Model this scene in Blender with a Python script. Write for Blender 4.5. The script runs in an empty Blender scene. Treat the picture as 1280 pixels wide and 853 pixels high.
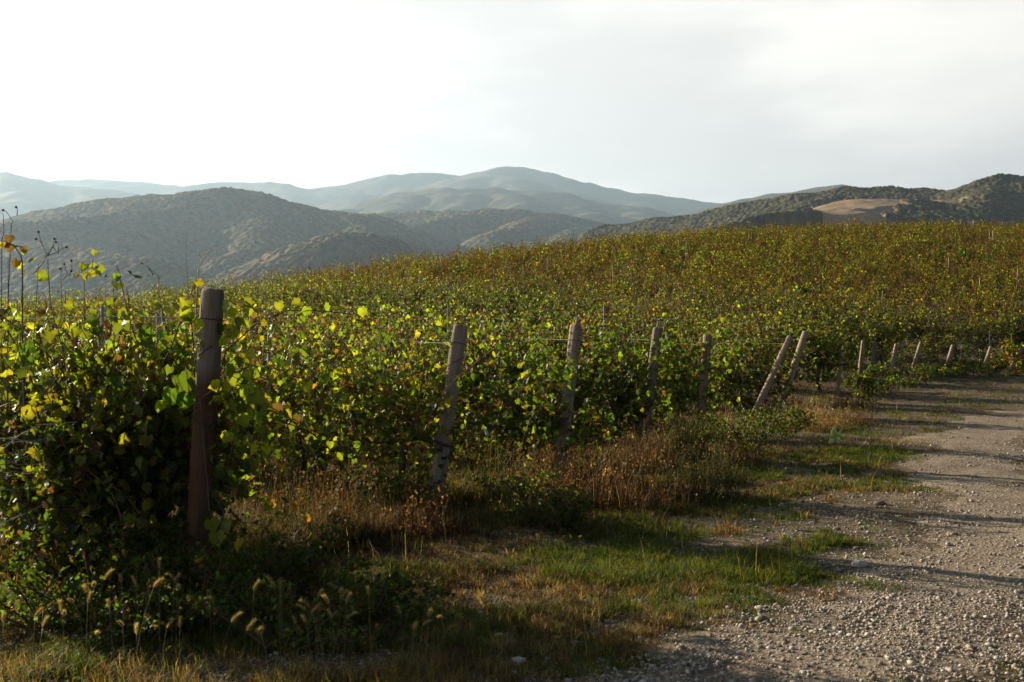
import bpy, math
import numpy as np
from mathutils import Vector, Matrix, Euler
R_ = math.radians
S = bpy.context.scene
COL = S.collection

# ------------------------------------------------------------------ camera
F = 1244.0                       # focal length in photo pixels (1280 wide)
CAM_Z = 1.55
cam = bpy.data.cameras.new('camera'); co = bpy.data.objects.new('camera', cam); COL.objects.link(co)
co.location = (0, 0, CAM_Z); co.rotation_euler = (R_(90), 0, 0)
cam.sensor_width = 36; cam.lens = 36 * F / 1280
cam.clip_start = 0.05; cam.clip_end = 30000
cam.dof.use_dof = True; cam.dof.focus_distance = 12; cam.dof.aperture_fstop = 5.6
S.camera = co
# ------------------------------------------------------------------ sun and sky
SUN_EL, SUN_AZ = R_(18), R_(54)       # azimuth measured to the left of the view direction
sd = Vector((-math.sin(SUN_AZ) * math.cos(SUN_EL), math.cos(SUN_AZ) * math.cos(SUN_EL), math.sin(SUN_EL)))
sun = bpy.data.lights.new('sun', 'SUN'); sun.energy = 5.0; sun.angle = R_(0.5); sun.color = (1.0, 0.83, 0.60)
so = bpy.data.objects.new('sun', sun); COL.objects.link(so); so.rotation_euler = sd.to_track_quat('Z', 'Y').to_euler()
so.location = (-30, 30, 40)
W = bpy.data.worlds.new('World'); S.world = W; W.use_nodes = True
wn, wl = W.node_tree.nodes, W.node_tree.links
bg = wn['Background']
sky = wn.new('ShaderNodeTexSky'); sky.sky_type = 'NISHITA'; sky.sun_disc = False
sky.sun_elevation = SUN_EL; sky.sun_rotation = -SUN_AZ; sky.altitude = 300; sky.air_density = 0.10; sky.dust_density = 0.15; sky.ozone_density = 1.0
tc = wn.new('ShaderNodeTexCoord'); mp = wn.new('ShaderNodeMapping'); mp.inputs['Scale'].default_value = (1.3, 1.3, 5)
nz = wn.new('ShaderNodeTexNoise'); nz.inputs['Scale'].default_value = 2.2; nz.inputs['Detail'].default_value = 7; nz.inputs['Roughness'].default_value = 0.55
wl.new(tc.outputs['Generated'], mp.inputs[0]); wl.new(mp.outputs[0], nz.inputs['Vector'])
def wmap(src, a, b, c, d):
    m = wn.new('ShaderNodeMapRange'); m.interpolation_type = 'SMOOTHSTEP'
    for k, v in zip((1, 2, 3, 4), (a, b, c, d)): m.inputs[k].default_value = v
    wl.new(src, m.inputs[0]); return m.outputs[0]
def wmul(a, b):
    m = wn.new('ShaderNodeMath'); m.operation = 'MULTIPLY'; wl.new(a, m.inputs[0]); wl.new(b, m.inputs[1]); return m.outputs[0]
dt = wn.new('ShaderNodeVectorMath'); dt.operation = 'DOT_PRODUCT'; wl.new(tc.outputs['Generated'], dt.inputs[0]); dt.inputs[1].default_value = (-math.sin(SUN_AZ), math.cos(SUN_AZ), 0)
sx = wn.new('ShaderNodeSeparateXYZ'); wl.new(tc.outputs['Generated'], sx.inputs[0])
# a veil of thin cloud low in the sky on the sunward side
veil = wmul(wmul(wmap(dt.outputs['Value'], -0.75, 0.25, 0.0, 1.0), wmap(sx.outputs['Z'], 0.34, 0.50, 1.0, 0.0)), wmap(nz.outputs['Fac'], 0.36, 0.62, 0.74, 1.0))
mx = wn.new('ShaderNodeMix'); mx.data_type = 'RGBA'
mx.inputs[7].default_value = (9.4, 8.9, 8.3, 1)
wl.new(veil, mx.inputs[0]); wl.new(sky.outputs[0], mx.inputs[6]); wl.new(mx.outputs[2], bg.inputs['Color'])
bg.inputs['Strength'].default_value = 0.05
S.view_settings.view_transform = 'Standard'; S.view_settings.look = 'None'; S.view_settings.gamma = 1
S.view_settings.exposure = 1.5; S.view_settings.use_curve_mapping = False
S.render.engine = 'CYCLES'
cy = S.cycles
cy.max_bounces = 4; cy.diffuse_bounces = 1; cy.glossy_bounces = 1; cy.transmission_bounces = 2; cy.volume_bounces = 0; cy.transparent_max_bounces = 8
cy.use_denoising = True; cy.caustics_reflective = False; cy.caustics_refractive = False
try: cy.denoiser = 'OPENIMAGEDENOISE'; cy.denoising_input_passes = 'RGB_ALBEDO_NORMAL'
except Exception: pass

# ------------------------------------------------------------------ helpers
rng = np.random.default_rng(11)
def tag(o, label=None, cat=None, group=None, kind=None):
    if label: o['label'] = label
    if cat: o['category'] = cat
    if group: o['group'] = group
    if kind: o['kind'] = kind
    return o
def empty(name, loc):
    o = bpy.data.objects.new(name, None); o.location = loc; o.empty_display_size = 0.1; COL.objects.link(o); return o
def mesh(name, V, Fc, mat, col=None, smooth=False):
    V = np.ascontiguousarray(V, np.float32); Fc = np.ascontiguousarray(Fc, np.int32)
    k = Fc.shape[1]; m = bpy.data.meshes.new(name)
    m.vertices.add(len(V)); m.vertices.foreach_set('co', V.ravel())
    m.loops.add(Fc.size); m.loops.foreach_set('vertex_index', Fc.ravel())
    m.polygons.add(len(Fc)); m.polygons.foreach_set('loop_start', np.arange(0, Fc.size, k, dtype=np.int32))
    if smooth: m.polygons.foreach_set('use_smooth', np.ones(len(Fc), bool))
    m.update(calc_edges=True)
    if col is not None:
        a = m.color_attributes.new('Col', 'FLOAT_COLOR', 'POINT')
        c = np.ones((len(V), 4), np.float32); c[:, :3] = col; a.data.foreach_set('color', c.ravel())
    m.materials.append(mat)
    return m
def obj(name, m, parent=None, loc=None):
    o = bpy.data.objects.new(name, m); COL.objects.link(o)
    if parent: o.parent = parent
    if loc is not None: o.location = loc
    return o
class Acc:
    """collects verts / tris / colours of ONE thing"""
    def __init__(s): s.V, s.F, s.C, s.n = [], [], [], 0
    def add(s, V, Fc, C=(1, 1, 1)):
        V = np.asarray(V, float); s.V.append(V); s.F.append(np.asarray(Fc) + s.n)
        s.C.append(np.broadcast_to(np.asarray(C, float), V.shape).copy()); s.n += len(V)
    def build(s, name, mat, smooth=False):
        return mesh(name, np.concatenate(s.V), np.concatenate(s.F), mat, np.concatenate(s.C), smooth)
def nrm(a): return a / np.maximum(np.linalg.norm(a, axis=-1, keepdims=True), 1e-9)
def tube(P, r, n=5, caps=True):
    P = np.asarray(P, float); r = np.broadcast_to(np.asarray(r, float), (len(P),))
    T = nrm(np.gradient(P, axis=0)); ref = np.array([0.31, 0.17, 1.0]) if abs(T[0, 2]) < 0.9 else np.array([1.0, 0.2, 0.1])
    A = nrm(np.cross(T, ref)); B = np.cross(T, A)
    a = np.arange(n) * 2 * math.pi / n
    V = P[:, None] + r[:, None, None] * (np.cos(a)[None, :, None] * A[:, None] + np.sin(a)[None, :, None] * B[:, None])
    V = V.reshape(-1, 3); Fs = []
    for i in range(len(P) - 1):
        for j in range(n):
            p, q = i * n + j, i * n + (j + 1) % n
            Fs += [(p, q, q + n), (p, q + n, p + n)]
    if caps:
        for b in (0, (len(P) - 1) * n):
            for j in range(1, n - 1): Fs.append((b, b + j, b + j + 1))
    return V, np.array(Fs)
_tab = np.random.default_rng(5).random((256, 256))
def vnoise(x, y):
    xi, yi = np.floor(x).astype(int), np.floor(y).astype(int); fx, fy = x - xi, y - yi
    fx, fy = fx * fx * (3 - 2 * fx), fy * fy * (3 - 2 * fy)
    t = lambda i, j: _tab[(xi + i) & 255, (yi + j) & 255]
    return (t(0, 0) * (1 - fx) + t(1, 0) * fx) * (1 - fy) + (t(0, 1) * (1 - fx) + t(1, 1) * fx) * fy
def fbm(x, y, o=4):
    s, a = 0, 0.5
    for i in range(o): s = s + a * vnoise(x * 2 ** i + 17.3 * i, y * 2 ** i + 9.1 * i); a *= 0.5
    return s
def sp(t, w): return w * np.logaddexp(0, t / w)
def world(px, py, Y): return np.array([(px - 640) / F * Y, Y, CAM_Z + (426.5 - py) / F * Y])

# terrain: flat along the track, the vineyard slope rising to a ridge, the valley beyond it
_u = (np.array([0, 100, 200, 300, 400, 500, 640, 760, 850, 950, 1100, 1280]) - 640) / F
_s = (426.5 - np.array([356, 354, 347, 336, 322, 311, 299, 288, 280, 276, 273, 274])) / F
_R = np.array([48, 50, 54, 58, 64, 70, 80, 88, 94, 100, 106, 110.])
_b = (_s - 0.0) / (1 - 26 / _R)
def ground_z(x, y):
    x = np.asarray(x, float); y = np.asarray(y, float)
    u = np.clip(x / np.maximum(y, 1), -0.75, 0.75)
    b = np.interp(u, _u, _b); R = np.interp(u, _u, _R)
    z = b * sp(y - 26, 3.5) - (b + 0.22) * sp(y - R, 5.0)
    return np.maximum(z, -90 + 0.0 * z)
def ground_f(x, y):
    x = np.asarray(x, float); y = np.asarray(y, float)
    near = np.clip((60 - np.hypot(x, y)) / 30, 0, 1)
    return ground_z(x, y) + near * (0.10 * (fbm(x * 0.45 + 50, y * 0.45 + 50, 3) - 0.44) + 0.055 * (fbm(x * 2.3 + 20, y * 2.3 + 70, 3) - 0.44))

# ------------------------------------------------------------------ materials
def new_mat(name):
    m = bpy.data.materials.new(name); m.use_nodes = True
    return m, m.node_tree.nodes, m.node_tree.links, m.node_tree.nodes['Principled BSDF']
def leaf_mat(name, trans=0.5, gain=(2.3, 2.5, 0.9), rough=0.42, spec=0.5, var=0.25):
    m, n, l, b = new_mat(name)
    at = n.new('ShaderNodeAttribute'); at.attribute_name = 'Col'
    oi = n.new('ShaderNodeObjectInfo')
    hs = n.new('ShaderNodeHueSaturation'); mr = n.new('ShaderNodeMapRange'); mr.inputs[3].default_value = 1 - var; mr.inputs[4].default_value = 1 + var
    l.new(oi.outputs['Random'], mr.inputs[0]); l.new(mr.outputs[0], hs.inputs['Value']); l.new(at.outputs['Color'], hs.inputs['Color'])
    g = n.new('ShaderNodeNewGeometry'); nz = n.new('ShaderNodeTexNoise'); nz.inputs['Scale'].default_value = 30; l.new(g.outputs['Position'], nz.inputs['Vector'])
    mm = n.new('ShaderNodeMix'); mm.data_type = 'RGBA'; mm.blend_type = 'MULTIPLY'; mm.inputs[0].default_value = 0.5
    l.new(hs.outputs[0], mm.inputs[6]); l.new(nz.outputs['Color'], mm.inputs[7])
    hs2 = n.new('ShaderNodeHueSaturation'); hs2.inputs['Value'].default_value = 1.25; l.new(mm.outputs[2], hs2.inputs['Color'])
    b.inputs['Roughness'].default_value = rough; b.inputs['Specular IOR Level'].default_value = spec
    l.new(hs2.outputs[0], b.inputs['Base Color'])
    t = n.new('ShaderNodeBsdfTranslucent'); vm = n.new('ShaderNodeVectorMath'); vm.operation = 'MULTIPLY'; vm.inputs[1].default_value = gain
    l.new(hs2.outputs[0], vm.inputs[0]); l.new(vm.outputs[0], t.inputs['Color'])
    ms = n.new('ShaderNodeMixShader'); ms.inputs[0].default_value = trans
    l.new(b.outputs[0], ms.inputs[1]); l.new(t.outputs[0], ms.inputs[2]); l.new(ms.outputs[0], n['Material Output'].inputs[0])
    return m
def col_mat(name, rough=0.8, spec=0.3, bump=0.0, scale=40):
    m, n, l, b = new_mat(name)
    at = n.new('ShaderNodeAttribute'); at.attribute_name = 'Col'
    g = n.new('ShaderNodeTexCoord'); nz = n.new('ShaderNodeTexNoise'); nz.inputs['Scale'].default_value = scale; nz.inputs['Detail'].default_value = 5
    l.new(g.outputs['Object'], nz.inputs['Vector'])
    mr = n.new('ShaderNodeMapRange'); mr.inputs[3].default_value = 0.6; mr.inputs[4].default_value = 1.4; l.new(nz.outputs['Fac'], mr.inputs[0])
    vm = n.new('ShaderNodeVectorMath'); vm.operation = 'SCALE'; l.new(at.outputs['Color'], vm.inputs[0]); l.new(mr.outputs[0], vm.inputs['Scale'])
    l.new(vm.outputs[0], b.inputs['Base Color']); b.inputs['Roughness'].default_value = rough; b.inputs['Specular IOR Level'].default_value = spec
    if bump:
        bp = n.new('ShaderNodeBump'); bp.inputs['Strength'].default_value = bump; bp.inputs['Distance'].default_value = 0.02
        l.new(nz.outputs['Fac'], bp.inputs['Height']); l.new(bp.outputs[0], b.inputs['Normal'])
    return m
M_LEAF = leaf_mat('vine_leaf', trans=0.55, gain=(3.6, 4.0, 1.2), rough=0.5, spec=0.35)
M_FAR = leaf_mat('far_vine_leaf', trans=0.55, gain=(3.1, 3.2, 1.1), rough=0.6, spec=0.2)
M_GRASS = leaf_mat('grass_blade', trans=0.45, gain=(2.4, 2.3, 1.1), rough=0.6, spec=0.25)
M_BARK = col_mat('vine_bark', 0.85, 0.25, 0.4, 60)
M_STALK = col_mat('dry_stalk', 0.7, 0.35, 0.0, 60)
M_STONE = col_mat('pale_stone', 0.85, 0.3, 0.25, 50)
M_TREE = col_mat('far_tree_canopy', 0.95, 0.1, 0.0, 0.4)
def ground_mat(name, c1, c2, c3, scale, stony=0.0):
    m, n, l, b = new_mat(name)
    g = n.new('ShaderNodeNewGeometry')
    a = n.new('ShaderNodeTexNoise'); a.inputs['Scale'].default_value = scale; a.inputs['Detail'].default_value = 8; a.inputs['Roughness'].default_value = 0.65
    c = n.new('ShaderNodeTexNoise'); c.inputs['Scale'].default_value = scale * 14; c.inputs['Detail'].default_value = 6; c.inputs['Roughness'].default_value = 0.7
    for q in (a, c): l.new(g.outputs['Position'], q.inputs['Vector'])
    r = n.new('ShaderNodeValToRGB'); e = r.color_ramp.elements; e[0].position = 0.36; e[0].color = c1 + (1,); e[1].position = 0.62; e[1].color = c2 + (1,)
    l.new(a.outputs['Fac'], r.inputs[0])
    r2 = n.new('ShaderNodeValToRGB'); e = r2.color_ramp.elements; e[0].position = 0.5; e[0].color = (0, 0, 0, 1); e[1].position = 0.68; e[1].color = (1, 1, 1, 1)
    l.new(c.outputs['Fac'], r2.inputs[0])
    mx = n.new('ShaderNodeMix'); mx.data_type = 'RGBA'; l.new(r2.outputs[0], mx.inputs[0]); l.new(r.outputs[0], mx.inputs[6]); mx.inputs[7].default_value = c3 + (1,)
    l.new(mx.outputs[2], b.inputs['Base Color']); b.inputs['Roughness'].default_value = 0.95; b.inputs['Specular IOR Level'].default_value = 0.15
    v = n.new('ShaderNodeTexVoronoi'); v.inputs['Scale'].default_value = 38; l.new(g.outputs['Position'], v.inputs['Vector'])
    ad = n.new('ShaderNodeMath'); ad.operation = 'MULTIPLY_ADD'; ad.inputs[1].default_value = -stony; l.new(v.outputs['Distance'], ad.inputs[0]); l.new(c.outputs['Fac'], ad.inputs[2])
    bp = n.new('ShaderNodeBump'); bp.inputs['Strength'].default_value = 0.9; bp.inputs['Distance'].default_value = 0.025
    l.new(ad.outputs[0], bp.inputs['Height']); l.new(bp.outputs[0], b.inputs['Normal'])
    return m
M_GROUND = ground_mat('dry_soil', (0.075, 0.058, 0.038), (0.16, 0.125, 0.082), (0.25, 0.21, 0.15), 1.3)
M_ROAD = ground_mat('gravel_surface', (0.18, 0.14, 0.105), (0.27, 0.225, 0.175), (0.39, 0.345, 0.28), 1.6, 0.5)

def wood_mat():
    m, n, l, b = new_mat('weathered_post_wood')
    t = n.new('ShaderNodeTexCoord'); mp = n.new('ShaderNodeMapping'); mp.inputs['Scale'].default_value = (20, 20, 1.3); l.new(t.outputs['Object'], mp.inputs[0])
    oi = n.new('ShaderNodeObjectInfo'); va = n.new('ShaderNodeVectorMath'); l.new(mp.outputs[0], va.inputs[0]); l.new(oi.outputs['Location'], va.inputs[1])
    a = n.new('ShaderNodeTexNoise'); a.inputs['Scale'].default_value = 1; a.inputs['Detail'].default_value = 8; a.inputs['Roughness'].default_value = 0.62; l.new(va.outputs[0], a.inputs['Vector'])
    c = n.new('ShaderNodeTexNoise'); c.inputs['Scale'].default_value = 7; c.inputs['Detail'].default_value = 5; l.new(t.outputs['Object'], c.inputs['Vector'])
    r = n.new('ShaderNodeValToRGB'); e = r.color_ramp.elements
    e[0].position = 0.33; e[0].color = (0.045, 0.033, 0.025, 1); e[1].position = 0.64; e[1].color = (0.58, 0.52, 0.44, 1)
    x = r.color_ramp.elements.new(0.48); x.color = (0.33, 0.275, 0.22, 1); l.new(a.outputs['Fac'], r.inputs[0])
    mx = n.new('ShaderNodeMix'); mx.data_type = 'RGBA'; mx.inputs[7].default_value = (0.40, 0.385, 0.36, 1); l.new(c.outputs['Fac'], mx.inputs[0]); l.new(r.outputs[0], mx.inputs[6])
    at = n.new('ShaderNodeAttribute'); at.attribute_name = 'Col'; m2 = n.new('ShaderNodeMix'); m2.data_type = 'RGBA'; m2.blend_type = 'MULTIPLY'; m2.inputs[0].default_value = 1
    l.new(mx.outputs[2], m2.inputs[6]); l.new(at.outputs['Color'], m2.inputs[7]); l.new(m2.outputs[2], b.inputs['Base Color'])
    b.inputs['Roughness'].default_value = 0.85; b.inputs['Specular IOR Level'].default_value = 0.25
    bp = n.new('ShaderNodeBump'); bp.inputs['Strength'].default_value = 1.0; bp.inputs['Distance'].default_value = 0.014; l.new(a.outputs['Fac'], bp.inputs['Height']); l.new(bp.outputs[0], b.inputs['Normal'])
    return m
M_WOOD = wood_mat()
def flat_mat(name, c, rough, metal=0.0):
    m, n, l, b = new_mat(name)
    g = n.new('ShaderNodeTexCoord'); nz = n.new('ShaderNodeTexNoise'); nz.inputs['Scale'].default_value = 25; l.new(g.outputs['Object'], nz.inputs['Vector'])
    r = n.new('ShaderNodeValToRGB'); r.color_ramp.elements[0].color = tuple(0.65 * v for v in c) + (1,); r.color_ramp.elements[1].color = tuple(min(1, 1.2 * v) for v in c) + (1,)
    l.new(nz.outputs['Fac'], r.inputs[0]); l.new(r.outputs[0], b.inputs['Base Color']); b.inputs['Roughness'].default_value = rough; b.inputs['Metallic'].default_value = metal
    return m
M_WIRE = flat_mat('galvanised_wire', (0.14, 0.13, 0.12), 0.6, 0.3)
M_DARKWIRE = flat_mat('rusty_wire', (0.06, 0.045, 0.04), 0.7, 0.3)
M_STEEL = flat_mat('zinc_stake', (0.36, 0.38, 0.41), 0.55, 0.3)
M_WHITE = flat_mat('white_plastic', (0.75, 0.75, 0.74), 0.5)

# ------------------------------------------------------------------ ground sheet
def axis(parts):
    out = [parts[0][0]]
    for a, b, s0, s1 in parts:
        x, s = a, s0
        while x < b - 1e-6:
            f = (x - a) / (b - a); x = min(b, x + s0 * (s1 / s0) ** f); out.append(x)
    return np.array(out)
gx = axis([(-14000, -60, 2500, 6), (-60, -9, 3, .25), (-9, 16, .13, .13), (16, 75, .3, 3), (75, 14000, 6, 2500)])
gy = axis([(-6000, -6, 2500, 1), (-6, 3.2, .6, .13), (3.2, 24, .11, .18), (24, 140, .3, 2.5), (140, 12000, 3, 1500)])
X, Y = np.meshgrid(gx, gy); Z = ground_f(X, Y)
def grid_faces(ny, nx):
    i = np.arange(ny * nx).reshape(ny, nx)
    return np.stack([i[:-1, :-1], i[:-1, 1:], i[1:, 1:], i[1:, :-1]], -1).reshape(-1, 4)
g = obj('ground', mesh('ground', np.stack([X, Y, Z], -1).reshape(-1, 3), grid_faces(len(gy), len(gx)), M_GROUND, smooth=True)); tag(g, kind='structure')

# gravel track: left edge polyline, bending right in the distance
EDGE = np.array([(-4.5, -8), (-3.0, -3), (-1.6, 1), (-0.4, 3.6), (0.25, 4.55), (1.05, 5.3), (2.0, 6.3), (3.0, 7.4), (3.5, 8.6), (3.95, 10.1), (5.0, 12.6), (6.5, 15.5), (8.4, 18.5), (11.4, 22.0), (15.5, 25.2), (21, 27.8), (30, 30), (45, 31)], float)
def resample(P, step):
    t = np.r_[0, np.cumsum(np.linalg.norm(np.diff(P, axis=0), axis=1))]
    for _ in range(3):   # smooth densely
        q = np.arange(0, t[-1], 0.5); P = np.stack([np.interp(q, t, P[:, k]) for k in (0, 1)], 1)
        P[1:-1] = (P[:-2] + 2 * P[1:-1] + P[2:]) / 4; t = np.r_[0, np.cumsum(np.linalg.norm(np.diff(P, axis=0), axis=1))]
    q = np.arange(0, t[-1], step); return np.stack([np.interp(q, t, P[:, k]) for k in (0, 1)], 1)
E = resample(EDGE, 0.10)
Tn = nrm(np.gradient(E, axis=0)); Nn = np.stack([Tn[:, 1], -Tn[:, 0]], 1)
def road_d(x, y):
    """signed distance to the left road edge (+ = on the road)"""
    P = np.stack([x, y], -1); best = np.full(len(P), 1e9); sg = np.zeros(len(P)); e, nn = E[::3], Nn[::3]
    for a in range(0, len(P), 20000):
        d = P[a:a + 20000, None] - e[None]; q = (d ** 2).sum(-1); i = q.argmin(1)
        best[a:a + 20000] = np.sqrt(q[np.arange(len(i)), i]); sg[a:a + 20000] = np.sign((d[np.arange(len(i)), i] * nn[i]).sum(-1))
    return best * sg
wv = np.concatenate([np.arange(0, 3.6, 0.09), np.arange(3.6, 5.8, 0.2)])
rag = 1.9 * (fbm(E[:, 0] * 1.1, E[:, 1] * 1.1, 3) - 0.45) + 0.5 * (fbm(E[:, 0] * 5, E[:, 1] * 5, 3) - 0.45)
off = wv[None] + rag[:, None] * np.clip(1 - wv / 2.2, 0, 1)[None]
RX = E[:, None, 0] + off * Nn[:, None, 0]; RY = E[:, None, 1] + off * Nn[:, None, 1]
RZ = ground_f(RX, RY) + 0.022 * np.clip(wv / 0.25, -.3, 1)[None] - 0.008 + 0.012 * (fbm(RX * 9, RY * 9, 2) - .4) - 0.022 * (np.exp(-((wv - 1.5) / .3) ** 2) + np.exp(-((wv - 3.1) / .3) ** 2))[None] + .02 * np.exp(-((wv - 2.3) / .35) ** 2)[None]
r = obj('gravel_road', mesh('gravel_road', np.stack([RX, RY, RZ], -1).reshape(-1, 3), grid_faces(len(E), len(wv))[:, ::-1], M_ROAD, smooth=True)); tag(r, kind='structure')

# ------------------------------------------------------------------ hills and mountains (ridge lines in the round)
def ridge_hill(name, ridges, x0, x1, y0, y1, step, slope, rough, canopy, pal, field=None, base=-95, k=1.0):
    x0, x1, y0, y1, step = (v * k for v in (x0, x1, y0, y1, step)); rough = (rough[0] * k, rough[1] * k)
    ridges = [([(a, b, c * k) for a, b, c in rd], sl, rr * k) for rd, sl, rr in ridges]
    xs, ys = np.arange(x0, x1, step), np.arange(y0, y1, step); X, Y = np.meshgrid(xs, ys); H = np.full(X.shape, -1e9)
    for rd, sl, rr in ridges:
        P = np.array([world(*p) for p in rd])
        for a, b in zip(P[:-1], P[1:]):
            d = b[:2] - a[:2]; t = np.clip(((X - a[0]) * d[0] + (Y - a[1]) * d[1]) / (d @ d), 0, 1)
            q = np.hypot(X - a[0] - t * d[0], Y - a[1] - t * d[1]); z = a[2] + t * (b[2] - a[2])
            h = z - sl * slope * (np.sqrt(q * q + rr * rr) - rr)
            w = rr * 0.12; H = np.where(np.abs(H - h) < w, np.maximum(H, h) + (w - np.abs(H - h)) ** 2 / (4 * w), np.maximum(H, h))
    sc = rough[1]
    n = fbm(X / sc + 3.3, Y / sc + 8.1, 5); H = H - rough[0] * np.abs(n - 0.48) * 2 + rough[0] * 0.22
    C = np.zeros(X.shape + (3,)); pal = np.array(pal)
    if canopy:
        r0 = canopy; jr = np.random.default_rng(3); N = 257
        jx, jy, js, jc = jr.random((N, N)), jr.random((N, N)), jr.uniform(.55, 1.1, (N, N)), jr.random((N, N))
        ci, cj = np.floor(X / r0).astype(int), np.floor(Y / r0).astype(int); dome = np.full(X.shape, 0.0); cid = jc[ci % N, cj % N].copy()
        for a in (-1, 0, 1):
            for b in (-1, 0, 1):
                i, j = (ci + a) % N, (cj + b) % N
                dx, dy = X - (ci + a + jx[i, j]) * r0, Y - (cj + b + jy[i, j]) * r0; rad = r0 * 0.85 * js[i, j]
                h = np.sqrt(np.maximum(rad * rad - dx * dx - dy * dy, 0)) * 1.0
                m = h > dome; dome = np.where(m, h, dome); cid = np.where(m, jc[i, j], cid)
        mixv = np.clip(cid * 0.7 + 0.5 * (fbm(X / 90, Y / 90, 3) - 0.2), 0, 0.999)
        C = pal[(mixv * len(pal)).astype(int)] * (0.75 + 0.5 * ((cid * 37.7) % 1))[..., None]
        if field is not None:
            m = field(X, Y); dome = dome * (1 - m); C = C * (1 - m[..., None]) + m[..., None] * np.array([.34, .245, .16]) * (0.75 + .5 * fbm(X / 12, Y / 3, 4))[..., None]
        H = H + dome
    else:
        mixv = np.clip(fbm(X / 160, Y / 160, 5), 0, .999); C = pal[(mixv * len(pal)).astype(int)] * (0.6 + 0.8 * fbm(X / 25, Y / 25, 3))[..., None]
    ed = np.clip(np.minimum.reduce([X - x0, x1 - X, Y - y0, y1 - Y]) / (step * 25), 0, 1); H = base + (np.maximum(H, base) - base) * ed * ed * (3 - 2 * ed)
    o = obj(name, mesh(name, np.stack([X, Y, H], -1).reshape(-1, 3), grid_faces(len(ys), len(xs)), M_TREE, C.reshape(-1, 3), smooth=True)); tag(o, kind='structure')
    return o
AUT = [(.05, .07, .035), (.075, .095, .04), (.11, .115, .05), (.14, .12, .055), (.18, .12, .065), (.22, .14, .085)]
GRN = [(.035, .045, .026), (.05, .058, .03), (.07, .068, .035), (.10, .08, .042), (.15, .10, .055)]
D = 900
left = [([(-260, 330, 850), (-100, 300, 860), (24, 280, 900), (70, 268, 900), (130, 255, 900), (200, 249, 900), (250, 244.5, 900), (285, 242, 900), (320, 247, 900), (360, 257, 910), (420, 267, 930), (470, 276, 950), (540, 300, 960)], 1.0, 30),
        ([(285, 243, 900), (235, 257, 850), (170, 268, 790), (100, 277, 740), (20, 285, 700), (-100, 300, 660)], 1.0, 12),
        ([(300, 255, 880), (330, 280, 800), (320, 300, 740), (290, 322, 680)], 1.0, 15),
        ([(40, 308, 640), (88, 314, 620), (130, 322, 600), (200, 331, 580), (270, 346, 560)], 0.9, 12),
        ([(345, 332, 560), (385, 308, 600), (430, 298, 620), (480, 303, 640), (540, 318, 660)], 0.9, 14),
        ([(420, 268, 930), (455, 290, 800), (470, 305, 720)], 1.0, 12)]
ridge_hill('wooded_hill', left, -640, -40, 380, 1060, 1.12, 0.55, (11, 120), 6.0, AUT, k=2.1)
second = [([(380, 282, 1250), (430, 271, 1250), (480, 271, 1250), (530, 268, 1250), (570, 264, 1250), (605, 262, 1250), (640, 264, 1250), (700, 273, 1260), (757, 285, 1280), (820, 305, 1300)], 1.0, 30),
          ([(605, 263, 1250), (565, 274, 1150), (520, 283, 1060), (470, 292, 980), (440, 302, 940)], 1.0, 12),
          ([(660, 268, 1250), (650, 282, 1100), (620, 294, 1000)], 1.0, 14), ([(720, 278, 1260), (720, 290, 1120), (700, 300, 1000)], 1, 14)]
ridge_hill('wooded_hill', second, -330, 260, 900, 1420, 1.7, 0.55, (11, 120), 7.0, AUT, k=2.0)
right = [([(700, 300, 900), (760, 287, 860), (800, 281, 840), (860, 272, 800), (900, 265, 780), (960, 251, 760), (1010, 241, 740), (1060, 235, 730), (1100, 234, 730), (1150, 236, 730), (1190, 239, 720), (1215, 234, 700), (1250, 226, 690), (1290, 232, 690), (1400, 245, 690), (1600, 280, 700)], 1.0, 22),
         ([(960, 284, 470), (985, 275, 500), (1030, 264, 540), (1075, 254, 585), (1110, 250, 620), (1160, 254, 640), (1210, 262, 640), (1300, 285, 620)], 0.72, 25),
         ([(1250, 228, 690), (1225, 250, 620), (1190, 266, 560)], 1, 12), ([(1060, 236, 730), (1000, 262, 640)], 1, 12)]
def rfield(X, Y):
    px = 640 + F * X / Y; Y = Y / 1.5
    e = np.minimum(np.hypot((px - 1062) / 70, (Y - 560) / 75), np.hypot((px - 1130) / 78, (Y - 622) / 34))
    return (e + .6 * (fbm(X / 16, Y / 16, 4) - .47) < 1).astype(float)
ridge_hill('wooded_hill', right, 40, 520, 480, 900, 0.8, 0.5, (9, 80), 3.6, GRN, rfield, k=1.5)
MT = [(.05, .065, .04), (.07, .075, .045), (.09, .085, .05), (.11, .095, .06)]
mid = [([(300, 320, 4300), (380, 285, 4300), (430, 263, 4300), (500, 241, 4300), (545, 234.5, 4300), (580, 234, 4300), (620, 232, 4300), (660, 236, 4300), (700, 244, 4300), (760, 254, 4300), (800, 262, 4300), (850, 272, 4300), (940, 300, 4300)], 1, 60)]
for a, b in ((470, 249), (545, 235), (620, 233), (700, 245), (770, 256)):
    mid.append(([(a, b, 4300), (a + 25, b + 14, 3900), (a + 45, b + 30, 3500)], 1, 60)); mid.append(([(a, b, 4300), (a - 45, b + 18, 3850), (a - 70, b + 34, 3400)], 1, 60))
ridge_hill('hazy_mountain', mid, -1300, 1200, 3300, 4900, 11, 0.5, (60, 420), 0, MT)
far = [([(-100, 250, 6300), (40, 236, 6300), (75, 228, 6300), (110, 227.5, 6300), (180, 232, 6300), (240, 232.5, 6300), (340, 231, 6300), (390, 237.5, 6300), (440, 231, 6300), (490, 222.5, 6300), (570, 217, 6300), (600, 210, 6300), (625, 206.5, 6300), (650, 210, 6300), (690, 221, 6300), (730, 232, 6300), (760, 236, 6300), (800, 243, 6300), (850, 250, 6300), (890, 255, 6300), (960, 268, 6300), (1100, 300, 6300)], 1, 80)]
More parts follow.
